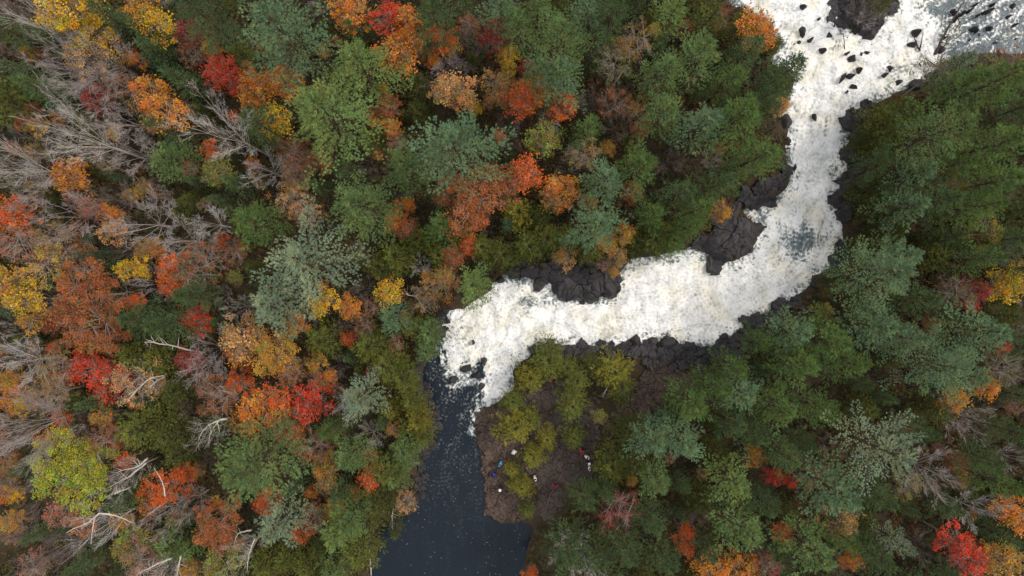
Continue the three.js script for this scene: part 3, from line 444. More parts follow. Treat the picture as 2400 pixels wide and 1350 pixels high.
// kind colour u v radius, in photo pixels at the crown
const LIST = `
P b 655 70 120|P d 470 30 78|P y 765 265 128|P y 845 150 88|P g 845 485 98|S d 265 45 46|S d 370 125 42|S d 18 70 52|S d 75 180 46|S d 115 218 56|C o 25 240 60
M Y 160 22 66|M G 215 76 40|M G 335 18 44|M Y 360 58 40|M X 440 72 28|M R 510 168 34|M R 545 182 30|M G 495 112 20|C o 560 125 28|M A 600 205 36|M A 660 188 38|M A 596 240 24|M Y 645 285 36|M A 340 208 38|M A 375 252 42|M X 215 230 32|L r 280 196 32|B z 190 150 84|L e 200 140 46|B z 130 150 70|B z 240 130 66|B z 190 215 80|B z 285 275 70|B z 225 330 52
W W 100 50 70|W w 190 320 88 1.15|W w 530 310 84 1.15|W W 50 385 80|B z 20 130 40|S d 430 190 42|S t 370 150 30|C g 398 375 52|C q 215 292 40|S t 275 415 16|S d 385 300 38|M A 155 408 38 0.8|M F 55 288 16|M r 76 262 20|M O 505 398 33|L r 690 370 44|L n 690 410 34|B W 615 392 52 1.2|P d 600 285 54|L n 245 385 22|M n 80 355 18|L n 80 440 26|B z 300 350 60|B Z 60 330 50|B z 40 430 70|S d 330 70 40|S d 140 100 40
M A 820 30 42|M R 910 40 36|M A 950 42 34|M A 930 118 46|M A 960 90 30|M F 1030 88 30|M G 1055 106 22|M A 1015 136 20|S k 830 75 26|P d 1020 35 58|B Z 1090 112 52|M X 1168 78 34|P g 1310 95 86|P b 1308 175 66|P b 1175 18 52|P g 1215 60 46|P g 1262 20 44|P b 1375 28 50|P d 1440 22 52|P y 1578 28 46|L n 1490 96 46|M Y 1192 126 22|M Y 1197 156 16|M X 1238 160 22|B Z 1000 152 52|B z 1060 165 44|C q 980 196 36|M e 1045 205 34|M e 1090 222 34|M n 1168 196 32|M e 1176 222 24|M F 1225 232 36|M A 1258 215 32|M F 1325 246 30|B W 1290 275 28|M r 905 250 26|M A 916 302 20|P b 1065 345 116|P g 950 392 58|M O 1278 330 36|M F 1225 405 40|M r 1165 440 44|M r 1105 462 70|S k 1380 300 40|L n 1370 360 40|M G 1425 346 16|M A 1308 442 38|P k 1502 385 56|P b 1420 420 56|P g 1555 170 56|P g 1640 125 64|L r 1440 236 38|M n 1490 256 26|P g 1560 262 56|B Z 1450 290 42|M r 1500 302 20|B Z 1575 372 44|L q 1440 150 46|S d 1412 110 34|B Z 1385 235 34|S d 1350 350 30|C q 980 260 30
C q 1660 48 50|M A 1768 62 38|M A 1795 78 28|S d 1748 126 54|P k 1715 185 46|P d 1845 168 52|P d 1810 215 46|M e 1832 246 20|P k 1735 275 70|P k 1785 365 58|P b 1648 290 58|C q 1782 250 34|B W 1675 372 26|P d 1690 430 50|P d 1600 450 46|C o 1820 100 20|C q 1740 55 32|L r 1690 40 24
C o 2075 292 50|C o 2120 262 46|P g 2210 308 82|P k 2335 190 78|P k 2345 335 68|P g 2270 195 50|L q 2185 165 40|P s 2245 150 36|L r 2370 155 42|B Z 2330 135 36|C q 2090 340 40|P b 2150 405 50|L A 2245 438 32|P k 2335 425 66|C q 2055 435 44|B Z 2160 360 38|P k 2240 385 46|C q 2035 330 32|P d 2050 380 42|B Z 2010 28 30|C q 2070 6 24|B z 2030 50 26|P d 2400 250 56|C q 2060 485 40
M F 30 515 42|L p 40 572 50|L n 110 555 44|L n 140 592 36|M F 35 488 22|B z 140 500 72|B z 330 520 78|B W 480 520 48 1.2|M A 262 500 22|M p 210 485 24|M G 305 455 16|M e 262 542 26|S t 225 600 28|S t 225 562 18|M F 408 625 34|M F 402 668 28|M Y 290 638 22|M Y 332 628 24|M n 335 585 22|L Y 100 625 48|M G 22 670 44|M Y 50 700 38|M G 70 752 26|M r 195 690 62|M r 215 760 60|M r 160 745 44|L r 190 640 42|B z 90 702 42|S t 55 728 32|P d 320 748 46|P d 382 762 52|P d 445 692 46|M R 455 750 32|M F 315 706 20|M X 440 842 26|L r 480 600 46|L q 450 642 42|M O 550 650 16|P k 590 520 62|T s 725 610 122|P s 640 712 70|B W 555 720 34 1.4|L e 682 468 40|L e 722 502 34|M Y 758 712 33|M e 570 790 48|M A 560 830 30|M G 640 825 50|M G 670 850 28|C o 756 800 46|C o 320 830 50|C o 375 842 46|B z 490 820 66|B z 470 860 50|L n 125 862 46|M A 205 810 24|M r 255 815 22|M R 200 865 38|M R 245 890 42|L e 310 900 54|B W 40 850 64|B z 25 782 46|M G 740 852 22|L r 680 870 34|B z 420 560 60|B z 360 660 50|B Z 250 470 60|S d 80 660 26
M A 950 480 20|M r 955 536 24|P k 1035 530 48|M e 1095 532 18|M F 1098 574 22|M r 1062 600 24|C O 1215 500 42|S t 1190 526 22|L G 1300 468 30|B W 1345 466 26|P b 1400 530 64|P k 1530 500 42|C o 1560 545 38|C o 980 562 40|C o 1130 580 38|C q 1180 600 40|C o 1240 580 42|C o 1282 560 40|C o 930 602 46|C q 890 625 40|C o 1335 562 34|M n 1320 606 24|M G 1415 566 26|M G 1462 546 24|M n 1446 600 24|M G 1440 636 12|C q 1530 562 42|C k 1575 565 38|P y 1110 670 48|M n 1035 660 34|L n 1000 700 34|M Y 910 686 30|B W 985 622 28|P b 920 745 42|C o 962 765 32|C g 1005 780 34|C g 1000 822 28|M A 820 722 26|L r 850 762 28|C o 868 812 48|C o 905 855 48|C o 945 885 40|M X 875 880 20|M F 950 738 12|C q 1080 560 36|C o 1030 600 36|C q 1380 590 34|C q 1490 570 34
C o 1285 845 45|C O 1242 885 36|C O 1440 872 47|C q 1455 905 40|C o 1352 892 36|C o 1328 862 28|C O 1210 1000 45|C o 1240 985 29|C O 1282 1028 27|C O 1250 1070 29|C o 1342 952 37|C o 1345 1025 29|C o 1200 940 29|C O 1200 1102 20|C O 1222 1142 29|C o 1236 1196 20|M O 1405 976 16|C q 1385 850 24|C q 1215 1120 16
P k 1640 490 44|P k 1620 530 36|P b 2060 640 88|P b 2112 600 56|C o 2190 602 38|P b 2128 482 54|P d 2200 470 56|P k 2300 482 58|M O 2312 542 38|P k 2310 605 44|B z 2380 600 38|M Y 2365 672 36|M Y 2392 640 26|M X 2290 688 34|L q 2240 682 42|P b 1860 780 58|C q 1955 660 30|M O 1932 732 20|P k 1945 800 66|P b 2050 765 58|P k 1870 852 66|P k 1990 850 52|P b 2120 790 56|T b 2200 855 88|P b 2300 775 66|P b 2265 880 56|M A 2312 908 26|C q 2030 710 36|P k 1780 800 38|P k 1720 862 42|P k 1680 905 44|P d 2160 700 44|C q 2090 540 40|C q 2360 740 36|M R 2352 812 14|C q 2020 590 30|P d 2370 560 40|L q 2350 860 40
L n 110 925 46|M A 15 945 22|B z 75 1000 98|S d 230 940 36|S t 350 932 26|L G 350 905 32|M G 235 976 22|L r 245 1030 38|C o 330 1005 60|C q 400 1020 48|C q 420 1065 42|M v 140 1095 62|M v 195 1085 50|M v 195 1150 46|M F 375 1150 36|M F 420 1118 30|P g 590 1090 118|M A 600 960 46|M F 650 945 40|M R 720 945 42|L r 510 930 48|M r 660 1000 40|M A 690 1010 22|M F 560 900 30|W w 300 1105 46|W W 490 1010 44|W W 250 1230 66|M p 140 1198 32|B Z 60 1182 52|M G 25 1222 24|S d 110 1240 38|M O 298 1276 38|C k 410 1272 58|L p 330 1322 52|W w 385 1335 48|M r 505 1225 50|M r 520 1262 36|M F 625 1180 28|P s 650 1232 60|M F 702 1246 22|M O 510 1322 40|C o 670 1312 36|W W 575 1290 44|B Z 130 1290 60|B Z 50 1300 66|S d 205 1312 36|P y 790 1250 52|L r 735 1050 40|M G 752 1098 26|M n 762 1130 24|B z 380 1210 60|B z 440 1180 46|S d 300 1170 40|L p 70 1335 40|C o 620 1320 40|M F 290 1080 20
P s 840 935 56|B W 820 950 44 1.5|C O 912 960 26|C O 980 985 34|B z 865 1025 36|P g 818 1072 50|C o 900 1100 46|M F 870 1122 27|C g 925 1120 34|C q 880 1180 46|L e 950 1180 26|P g 818 1222 44|C o 842 1292 50|C g 780 1330 40|C o 965 940 32|C o 990 1022 30|C g 950 1055 40|P k 770 1010 34|C q 930 1240 20|C o 720 1330 36|S d 800 1150 34|C o 955 1000 28
C o 1432 1092 45|P b 1530 1030 56|C q 1480 1015 44|P g 1540 1130 42|P d 1372 1170 40|P d 1330 1290 56|B W 1345 1312 58 1.5|M F 1242 1342 16|L A 1412 1246 15|L X 1450 1200 48|P d 1400 1300 48|P d 1470 1290 50|S d 1420 1150 34|C q 1490 1090 36|P d 1530 1220 44
P k 1620 945 58|P b 1735 918 56|P k 1822 955 58|P k 1930 960 48|P d 1720 990 46|P b 1602 1035 58|P y 1722 1130 54|P g 1842 1070 44|M R 1815 1118 19|M R 1855 1128 15|M G 1765 1068 22|T s 2060 1050 100|P b 1960 1152 74|P d 2060 1165 50|P g 1740 1240 68|P g 1905 1292 66|P k 1985 1265 40|M n 1970 1222 38|M F 1603 1250 24|M F 1612 1285 20|M F 1835 1250 23|M A 2002 1310 22|M A 1680 1338 36|M A 1740 1340 34|M R 2240 1265 36|M R 2275 1312 38|M G 2352 1318 42|M A 2370 1205 38|B W 2300 1200 52|B z 2200 1110 68|P d 2310 1075 44|P k 2350 1135 44|L O 2130 1140 34|L n 2120 1000 26|M G 2240 935 30|B z 2262 972 56|B z 2392 875 32|P s 2110 1275 34|C q 1640 1170 40|P d 1790 1180 44|B Z 2180 1290 46|B z 2390 1080 40|P d 2060 1310 46|P d 1560 1310 46|P d 2160 1010 40|C q 1680 1060 36|C q 2030 960 34|P d 1770 1020 40|C q 2190 960 40|P d 2370 1010 36|B Z 2280 1335 40|P d 1660 1290 34|L X 1800 1330 30`;
const trees = [];
for (const e of LIST.split(/[|\n]/)) { if (!e.trim()) continue; const [k, c, u, v, q, tall] = e.trim().split(' '); trees.push({ k, c, u: +u, v: +v, q: +q, tall: +(tall ?? 1) }); }
// what shows only as a dark scrap between the crowns, and a margin of forest just outside the frame
{
  const r = mulberry(4242);
  for (let n = 0; n < 5200; n++) {
    const u = -110 + r() * 2620, v = -100 + r() * 1550, out = u < -10 || u > 2410 || v < -10 || v > 1360;
    const q = out ? 40 + r() * 40 : 22 + r() * 16, [x, z] = plan(u, v, 9);
    if (shore(x, z) < (out ? q * S * 1.05 : 3.2) || onPoint(x, z) < 2.5) continue;
    let free = true; for (const t of trees) { if (Math.hypot(t.u - u, t.v - v) < (out ? 0.75 * (t.q + q) : t.q * 0.78 + q * 0.66)) { free = false; break; } }
    if (!free) continue;
    const left = u < 560, a = r();
    const [k, c] = left ? (a < 0.5 ? ['B', a < 0.25 ? 'z' : 'Z'] : a < 0.72 ? ['S', 'd'] : a < 0.86 ? ['L', 'r'] : ['C', 'q']) : u < 1250 ? (a < 0.3 ? ['S', 'd'] : a < 0.5 ? ['C', 'q'] : a < 0.7 ? ['B', 'Z'] : a < 0.85 ? ['L', 'r'] : ['P', 'k']) : (a < 0.4 ? ['S', 'd'] : a < 0.65 ? ['P', 'd'] : a < 0.85 ? ['C', 'q'] : ['B', 'Z']);
    trees.push({ k, c, u, v, q, fill: true });
  }
  let made = 0;
  for (let n = 0; n < 4000 && made < 170; n++) {          // young maples and cedars standing in the gaps
    const u = 10 + r() * 2380, v = 10 + r() * 1330, q = 11 + r() * 14, [x, z] = plan(u, v, 7), right = u > 1250 && v > 130;
    if (shore(x, z) < 2.2 || onPoint(x, z) < 1.5 || (right && r() < 0.72)) continue;
    let free = true; for (const t of trees) { const soft = t.k === 'B' || t.k === 'W' || t.k === 'L' ? 0.35 : 0.8; if (Math.hypot(t.u - u, t.v - v) < t.q * soft + q * 0.35) { free = false; break; } }
    if (!free) continue;
    const a = r(), c = right ? (a < 0.3 ? 'n' : a < 0.5 ? 'r' : a < 0.7 ? 'G' : 'q') : a < 0.22 ? 'A' : a < 0.36 ? 'G' : a < 0.5 ? 'r' : a < 0.6 ? 'F' : a < 0.68 ? 'Y' : a < 0.8 ? 'o' : a < 0.9 ? 'q' : 'n';
    trees.push({ k: c === 'o' || c === 'q' ? 'C' : r() < 0.35 ? 'L' : 'M', c, u, v, q, sapling: true }); made++;
  }
}
{
  const r = mulberry(99);
  for (const t of trees) {
    const K = KIND[t.k]; let y = 4, R = 3, p, top = 10, proto, s, sy;
    t.phase = r(); t.pick = r();
    for (let i = 0; i < 5; i++) {
      const yc = y + top; p = plan(t.u, t.v, yc); R = t.q * S * (H - yc) / H * (t.k === 'W' ? 0.68 : t.k === 'B' ? 0.8 : t.k === 'P' ? 1.15 : t.k === 'T' ? 1.15 : t.k === 'M' ? 1.08 : 1.05);
      const set = K.small && R < K.cut ? K.small : K.big; proto = set[(t.pick * set.length) | 0]; s = R / proto.R; sy = Math.pow(s, 0.55) * (0.92 + 0.16 * t.phase) * (t.fill ? 0.8 : t.sapling ? 0.85 : 1);
      if (K.name === 'cedar_tree') sy = Math.pow(s, 0.8) * (onPoint(p[0], p[1]) < 0.5 ? 0.68 : 1);
      sy *= t.tall ?? 1;
      top = proto.Ht * sy * (t.k === 'S' ? 0.6 : 0.74); y = ground(p[0], p[1]);
    }
    Object.assign(t, { R, proto, s, sy, top, x: p[0], z: p[1] });
    // a crown that overhangs the water grows from the bank and leans out
    let bx = t.x, bz = t.z; for (let i = 0; i < 40 && shore(bx, bz) < 0.5; i++) { const e = 0.4, gx = shore(bx + e, bz) - shore(bx - e, bz), gz = shore(bx, bz + e) - shore(bx, bz - e), l = Math.hypot(gx, gz) || 1; bx += gx / l * 0.25; bz += gz / l * 0.25; }
    t.lean = [t.x - bx, t.z - bz]; t.bx = bx; t.bz = bz; t.y = ground(bx, bz);
  }
  const taken = new Set();
  const sizeOf = (t) => (t.R > 4 ? 'broad' : t.R > 2.6 ? 'tall' : t.R > 1.5 ? 'mid sized' : 'small');
  const say = (t) => COLOURS[t.c][1] + ' ' + KIND[t.k].word;
  for (const t of trees) {
    const K = KIND[t.k], o = new THREE.Group(); o.name = numbered(K.name); scene.add(o);
    const bark = t.k === 'W' ? '#b9b0a8' : t.k === 'B' ? COLOURS[t.c][0] : t.k === 'M' || t.k === 'L' ? '#8d8078' : '#4a4536';
    const w = mesh('trunk', t.proto.wood, barkMat(bark), o), c = mesh('crown', t.proto.leaf, t.k === 'B' || t.k === 'W' ? barkMat(COLOURS[t.c][0]) : leafMat(t.c), o);
    for (const m of [w, c]) { m.scale.set(t.s, t.sy, t.s); m.castShadow = m.receiveShadow = true; }
    o.position.set(t.bx, t.y, t.bz);
    const l = Math.hypot(...t.lean), q = new THREE.Quaternion().setFromAxisAngle(new THREE.Vector3(0, 1, 0), t.phase * TAU);
    if (l > 0.05) q.premultiply(new THREE.Quaternion().setFromAxisAngle(new THREE.Vector3(t.lean[1] / l, 0, -t.lean[0] / l), Math.min(0.6, Math.atan2(l, t.top))));
    o.quaternion.copy(q);
    const near = trees.filter((a) => a !== t).map((a) => [Math.hypot(a.x - t.x, a.z - t.z), a]).sort((a, b) => a[0] - b[0]).slice(0, 6).map((a) => a[1]).filter((a, i, all) => say(a) !== say(t) && all.findIndex((b) => say(b) === say(a)) === i);
    const d = shore(t.bx, t.bz), lv = level(t.bx, t.bz), pt = onPoint(t.bx, t.bz) < 0.5;
    const place = pt ? ' on the rocky point' : d < 2.6 ? (lv < 0.4 ? ' by the dark pool' : ' by the white rapids') : '';
    const article = (w) => (/^[aeiou]/.test(w) ? 'an ' : 'a ') + w, head = sizeOf(t) + ' ' + say(t) + place, said = near.map((a) => article(say(a))), tries = [];
    if (place) said.forEach((a) => tries.push(head + ' beside ' + a));
    said.forEach((a, i) => said.forEach((b, j) => { if (i < j) tries.push(head + (i === 0 && j === 1 ? ' between ' : ' near ') + a + ' and ' + b); }));
    said.forEach((a) => tries.push(head + ' beside ' + a)); tries.push(head + ' in the forest');
    const fit = tries.filter((l) => l.split(' ').length <= 16), text = fit.find((l) => !taken.has(l)) ?? fit[0]; taken.add(text);
    tag(o, text, K.cat, K.group);
  }
}

// ---------------------------------------------------------------- undergrowth: low scrub too dense to count
{
  const r = mulberry(31), g = new GB();
  for (let i = 0; i < 14; i++) { const a = r() * TAU, q = 0.12 + 0.3 * r(); blades(g, r, Math.cos(a) * q, 0.08 + 0.3 * r(), Math.sin(a) * q, Math.cos(a), 0.9, Math.sin(a), 0.34, 0.13, 4, 0.6, 1, 1, 1); }
  const geo = g.geo(); geo.deleteAttribute('color');
  const spots = [], cols = ['#454a2a', '#3c4a2c', '#4c4a2e', '#56482e', '#4a4430', '#605228', '#6a462c', '#525c2e'].map(lin), M = new THREE.Matrix4(), Q = new THREE.Quaternion(), Y = new THREE.Vector3(0, 1, 0);
  for (let n = 0; n < 18000; n++) {
    const x = -66 + r() * 132, z = -40 + r() * 80, d = shore(x, z); if (d < 0.5) continue;
    const pt = onPoint(x, z); if (pt < 0.4 && r() < 0.965) continue;
    if (standOn(x, z) > ground(x, z) + 0.04 && r() < 0.93) continue;
    const c = cols[Math.min(7, Math.max(0, ((0.5 + 0.5 * N1(x * 0.07, z * 0.07)) * 5 + r() * 4) | 0))];
    spots.push([x, standOn(x, z) - 0.04, z, 0.7 + 0.9 * r(), r() * TAU, c]);
  }
  const o = new THREE.InstancedMesh(geo, new THREE.MeshStandardMaterial({ color: 0xffffff, roughness: 0.95, side: THREE.DoubleSide }), spots.length);
  spots.forEach(([x, y, z, s, a, c], i) => { o.setMatrixAt(i, M.compose(new THREE.Vector3(x, y, z), Q.setFromAxisAngle(Y, a), new THREE.Vector3(s, s, s))); o.setColorAt(i, c); });
  o.name = 'undergrowth'; o.userData.kind = 'stuff'; o.castShadow = o.receiveShadow = true; tag(o, 'low brown and green scrub covering the forest floor', 'undergrowth'); scene.add(o);
}

// ---------------------------------------------------------------- dead trunks, bleached limbs and driftwood
function deadLimb(name, strands, hex, label, seed) {           // strands: [[u, v, height above the ground], ...] with a radius first
  const r = mulberry(seed), o = new THREE.Group(); o.name = numbered(name); scene.add(o); let base = null;
  for (const [rad, ...pts] of strands) {
    const P = pts.map(([u, v, h]) => { let y = h, p; for (let i = 0; i < 5; i++) { p = plan(u, v, y); y = Math.max(standOn(p[0], p[1]), shore(p[0], p[1]) < 0 ? level(p[0], p[1]) : -9) + h; } return new THREE.Vector3(p[0], y, p[1]); });
    if (!base) { base = P[0].clone(); o.position.copy(base); }
    const curve = new THREE.CatmullRomCurve3(P), g = new GB(), n = 14; let last = null;
    for (let i = 0; i <= n; i++) {
      const p = curve.getPoint(i / n).sub(base), q = [p.x + 0.08 * (r() - 0.5), p.y, p.z + 0.08 * (r() - 0.5)], R = 0.62 * rad * (1 - 0.75 * i / n);
      if (last) g.bar(last[0], q, last[1], R, 6, 0.85 + 0.3 * r());
      if (last && i > 2 && r() < 0.5) { const a = r() * TAU, l = 0.3 + 0.8 * r(); g.bar(q, [q[0] + Math.cos(a) * l, q[1] + 0.3 * r(), q[2] + Math.sin(a) * l], R * 0.45, R * 0.15, 4, 0.9); }
      last = [q, R];
    }
    mesh(base && o.children.length ? 'limb' : 'trunk', g.geo(), barkMat(hex), o);
  }
  return shade(tag(o, label, 'dead wood'));
}
deadLimb('dead_snag', [[0.2, [480, 828, -0.5], [440, 820, 6], [390, 808, 11], [340, 801, 15]], [0.09, [372, 806, 12.5], [356, 800, 13.5], [343, 796, 14.5]]], '#c4bdb4', 'bleached broken snag leaning out of the grey leafless thicket', 1);
deadLimb('birch_limb', [[0.13, [300, 938, 8], [330, 905, 11], [356, 886, 13], [384, 880, 14]], [0.1, [352, 908, 10], [366, 894, 12], [385, 884, 13.6]]], '#c4bdb4', 'forked white birch limb over the peach half bare maple', 2);
deadLimb('birch_limb', [[0.16, [345, 1076, 14], [320, 1095, 12], [290, 1102, 9], [268, 1108, 7]], [0.12, [343, 1085, 13.5], [300, 1118, 10], [262, 1138, 7], [240, 1150, 5]]], '#c4bdb4', 'pair of white birch limbs above the lime yellow maple', 3);
deadLimb('birch_limb', [[0.13, [268, 1158, 8], [285, 1150, 9], [306, 1143, 10]]], '#c4bdb4', 'short white birch stub beside the lime yellow maple', 4);
deadLimb('birch_limb', [[0.11, [387, 1162, 11], [380, 1130, 12], [362, 1098, 13.5]]], '#c4bdb4', 'thin white limb crossing the flame orange maple', 5);
deadLimb('birch_limb', [[0.15, [532, 982, 13], [505, 988, 11], [480, 1005, 8], [464, 1032, 5]], [0.1, [515, 985, 12], [496, 1010, 9], [488, 1040, 6]]], '#d8cfc4', 'arched white birch limbs between the olive cedar and the rust maples', 6);
deadLimb('birch_limb', [[0.14, [445, 1138, 1], [400, 1170, 4], [362, 1195, 7], [330, 1222, 10]]], '#b8aea4', 'long thin grey trunk leaning past the broad mid green pine', 7);
deadLimb('birch_limb', [[0.15, [232, 1204, 11], [205, 1225, 9.5], [180, 1236, 8], [156, 1248, 7]], [0.13, [230, 1203, 11], [268, 1208, 10.5], [312, 1226, 9]], [0.1, [222, 1212, 10.6], [217, 1240, 9.6], [213, 1275, 8.6]]], '#c9c0b6', 'three armed pale birch limb over the brown leafless trees', 8);
deadLimb('birch_limb', [[0.14, [590, 1242, 9], [560, 1250, 8], [548, 1275, 6]], [0.12, [597, 1262, 9], [584, 1300, 7], [578, 1340, 5]]], '#c6beb2', 'hooked pale limbs hanging beside the sage green pine', 9);
deadLimb('birch_limb', [[0.15, [402, 1308, 11], [370, 1322, 10], [322, 1345, 9]], [0.13, [424, 1302, 10], [418, 1325, 9], [415, 1352, 8]]], '#c4bdb4', 'white birch limbs over the dusty pink half bare maple', 10);
deadLimb('dead_snag', [[0.15, [997, 732, 0], [985, 710, 2.4], [972, 690, 4.5]], [0.09, [974, 694, 4], [958, 692, 4.8], [952, 688, 5]], [0.08, [976, 697, 3.8], [980, 680, 5], [978, 672, 5.6]]], '#c4bdb4', 'forked white snag beside the dull gold maple on the left bank');
deadLimb('fallen_log', [[0.11, [1426, 904, 0.6], [1419, 916, 0.5], [1412, 932, 0.4]]], '#d2ccc0', 'short bleached log on the rocky point by the round cedars', 12);
deadLimb('dead_snag', [[0.12, [920, 1242, -0.2], [919, 1215, 1.2], [921, 1190, 3]]], '#cfc6bc', 'slim pale snag at the corner of the pool bank', 13);
deadLimb('dead_snag', [[0.12, [870, 1348, 0.2], [868, 1315, 1.4], [865, 1286, 3]]], '#c4bcb4', 'grey snag standing over the dark pool in pale brush', 14);
deadLimb('driftwood_trunk', [[0.28, [2192, 128, 0.1], [2212, 84, 0.6], [2236, 40, 0.9], [2264, -6, 0.5]], [0.12, [2206, 122, 0.2], [2218, 96, 0.5], [2226, 70, 0.8]]], '#4c4444', 'long dark driftwood trunk lying across the choppy shallows', 15);
deadLimb('driftwood_trunk', [[0.16, [2155, 120, 0.05], [2159, 100, 0.4], [2164, 74, 0.5]], [0.15, [2154, 116, 0.1], [2146, 96, 0.4], [2134, 74, 0.4]]], '#4a4242', 'v shaped dark driftwood pair standing in the upper rapids', 16);
deadLimb('driftwood_trunk', [[0.1, [1979, 116, 0], [1978, 90, 0.4], [1976, 62, 0.5]]], '#4a4242', 'thin straight driftwood pole below the rock islet', 17);
deadLimb('driftwood_trunk', [[0.16, [2196, 158, 0.1], [2182, 146, 0.4], [2168, 136, 0.4]]], '#51483f', 'short dark log at the shrubby corner of the upper rapids', 18);
deadLimb('driftwood_trunk', [[0.12, [2240, 30, 0.1], [2250, 60, 0.3], [2246, 84, 0.2]]], '#5a4f4c', 'thin branch of driftwood beside the long dark trunk', 19);
deadLimb('fallen_log', [[0.11, [1282, 1186, 0.2], [1290, 1160, 0.2], [1318, 1110, 0.25], [1326, 1086, 0.2]]], '#6e5d58', 'thin brown log lying on the flat rock floor of the point', 20);

// ---------------------------------------------------------------- people on the rocky point
function surface(f, min, size, res) {
  const mc = new MarchingCubes(res, new THREE.MeshStandardMaterial(), false, false, 60000); mc.isolation = 0;
  for (let k = 0; k < res; k++) for (let j = 0; j < res; j++) for (let i = 0; i < res; i++) {
    const q = (n) => (n - res / 2) / (res / 2), x = min[0] + size * (q(i) + 1) / 2, y = min[1] + size * (q(j) + 1) / 2, z = min[2] + size * (q(k) + 1) / 2;
    mc.field[(k * res + j) * res + i] = -f(x, y, z);
  }
  mc.update();
  const p = mc.positionArray.slice(0, mc.count * 3), n = mc.normalArray.slice(0, mc.count * 3);
  for (let i = 0; i < p.length; i += 3) { p[i] = min[0] + size * (p[i] + 1) / 2; p[i + 1] = min[1] + size * (p[i + 1] + 1) / 2; p[i + 2] = min[2] + size * (p[i + 2] + 1) / 2; }
  const g = new THREE.BufferGeometry(); g.setAttribute('position', new THREE.BufferAttribute(p, 3)); g.setAttribute('normal', new THREE.BufferAttribute(n, 3));
  return g;
}
const cap = (x, y, z, a, b, ra, rb) => { const dx = b[0] - a[0], dy = b[1] - a[1], dz = b[2] - a[2], t = clamp(((x - a[0]) * dx + (y - a[1]) * dy + (z - a[2]) * dz) / (dx * dx + dy * dy + dz * dz), 0, 1); return Math.hypot(x - a[0] - t * dx, y - a[1] - t * dy, z - a[2] - t * dz) - lerp(ra, rb, t); };
const smin = (a, b, k) => { const h = Math.max(k - Math.abs(a - b), 0) / k; return Math.min(a, b) - h * h * k * 0.25; };
function figure(J) {                                      // J: joints of a pose, z forward
  const bones = (list, k) => (x, y, z) => list.reduce((d, [a, b, ra, rb]) => smin(d, cap(x, y, z, a, b, ra, rb), k), 9);
  const hand = (w, e) => {                                 // palm, four curled fingers and a thumb beyond wrist w
    const d = new THREE.Vector3(w[0] - e[0], w[1] - e[1], w[2] - e[2]).normalize(), s = new THREE.Vector3(0, 0, 1).cross(d).cross(d).normalize(), f = s.clone().cross(d), at = (a, b, c) => [w[0] + d.x * a + s.x * b + f.x * c, w[1] + d.y * a + s.y * b + f.y * c, w[2] + d.z * a + s.z * b + f.z * c], L = [];
    L.push([at(0, 0, 0), at(0.08, 0, 0), 0.026, 0.03], [at(0.05, 0.02, 0), at(0.085, 0.026, 0), 0.022, 0.018], [at(0.05, -0.02, 0), at(0.085, -0.026, 0), 0.022, 0.018]);
    [[0.032, 0.068], [0.011, 0.078], [-0.011, 0.072], [-0.032, 0.055]].forEach(([o, l]) => { L.push([at(0.085, o, 0), at(0.085 + l * 0.55, o * 1.1, 0.012), 0.0105, 0.0095], [at(0.085 + l * 0.55, o * 1.1, 0.012), at(0.085 + l, o * 1.1, 0.034), 0.0095, 0.008]); });
    L.push([at(0.025, 0.024, 0.006), at(0.06, 0.056, 0.02), 0.014, 0.011], [at(0.06, 0.056, 0.02), at(0.088, 0.06, 0.03), 0.011, 0.009]);
    return L;
  };
  const hd = J.head, headF = (x, y, z) => { x -= hd[0]; y -= hd[1]; z -= hd[2]; let d = (Math.hypot(x / 0.078, y / 0.115, z / 0.098) - 1) * 0.078; d = smin(d, cap(x, y, z, [0, -0.07, 0.03], [0, -0.095, 0.06], 0.05, 0.03), 0.04); d = smin(d, cap(x, y, z, [0, 0.015, 0.09], [0, -0.022, 0.112], 0.008, 0.014), 0.012); for (const s of [-1, 1]) { d = smin(d, cap(x, y, z, [s * 0.078, 0.012, -0.004], [s * 0.08, -0.028, 0.002], 0.014, 0.01), 0.01); d = Math.max(d, 0.012 - Math.hypot(x - s * 0.03, y - 0.012, (z - 0.1) * 0.8)); d = smin(d, Math.hypot(x - s * 0.03, y - 0.01, z - 0.08) - 0.014, 0.004); } d = Math.max(d, 0.006 - Math.hypot(x * 0.25, y + 0.052, z - 0.097)); return d; };
  const N = J.neck, torso = [[J.hip, J.waist, 0.135, 0.12], [J.waist, J.chest, 0.12, 0.15], [J.chest, N, 0.13, 0.06], [[J.sL[0], J.sL[1], J.sL[2]], [J.sR[0], J.sR[1], J.sR[2]], 0.072, 0.072], [N, [hd[0], hd[1] - 0.06, hd[2]], 0.056, 0.054]];
  const arm = (s) => [[J['s' + s], J['e' + s], 0.058, 0.045], [J['e' + s], J['w' + s], 0.045, 0.029]], leg = (s) => [[J['h' + s], J['k' + s], 0.088, 0.06], [J['k' + s], J['a' + s], 0.06, 0.042]], foot = (s) => [[J['a' + s], J['t' + s], 0.045, 0.034]];
  const body = bones([...torso, ...arm('L'), ...arm('R'), ...leg('L'), ...leg('R'), ...foot('L'), ...foot('R')], 0.06), hands = [hand(J.wL, J.eL), hand(J.wR, J.eR)], handF = hands.map((h) => bones(h, 0.008));
  const min = [-0.75, -0.08, -0.75], size = 1.92, res = 84;
  const parts = {};
  const merge = (list) => { const g = new THREE.BufferGeometry(); for (const n of ['position', 'normal']) { const t = list.reduce((s, a) => s + a.attributes[n].array.length, 0), A = new Float32Array(t); let o = 0; for (const a of list) { A.set(a.attributes[n].array, o); o += a.attributes[n].array.length; } g.setAttribute(n, new THREE.BufferAttribute(A, 3)); } return g; };
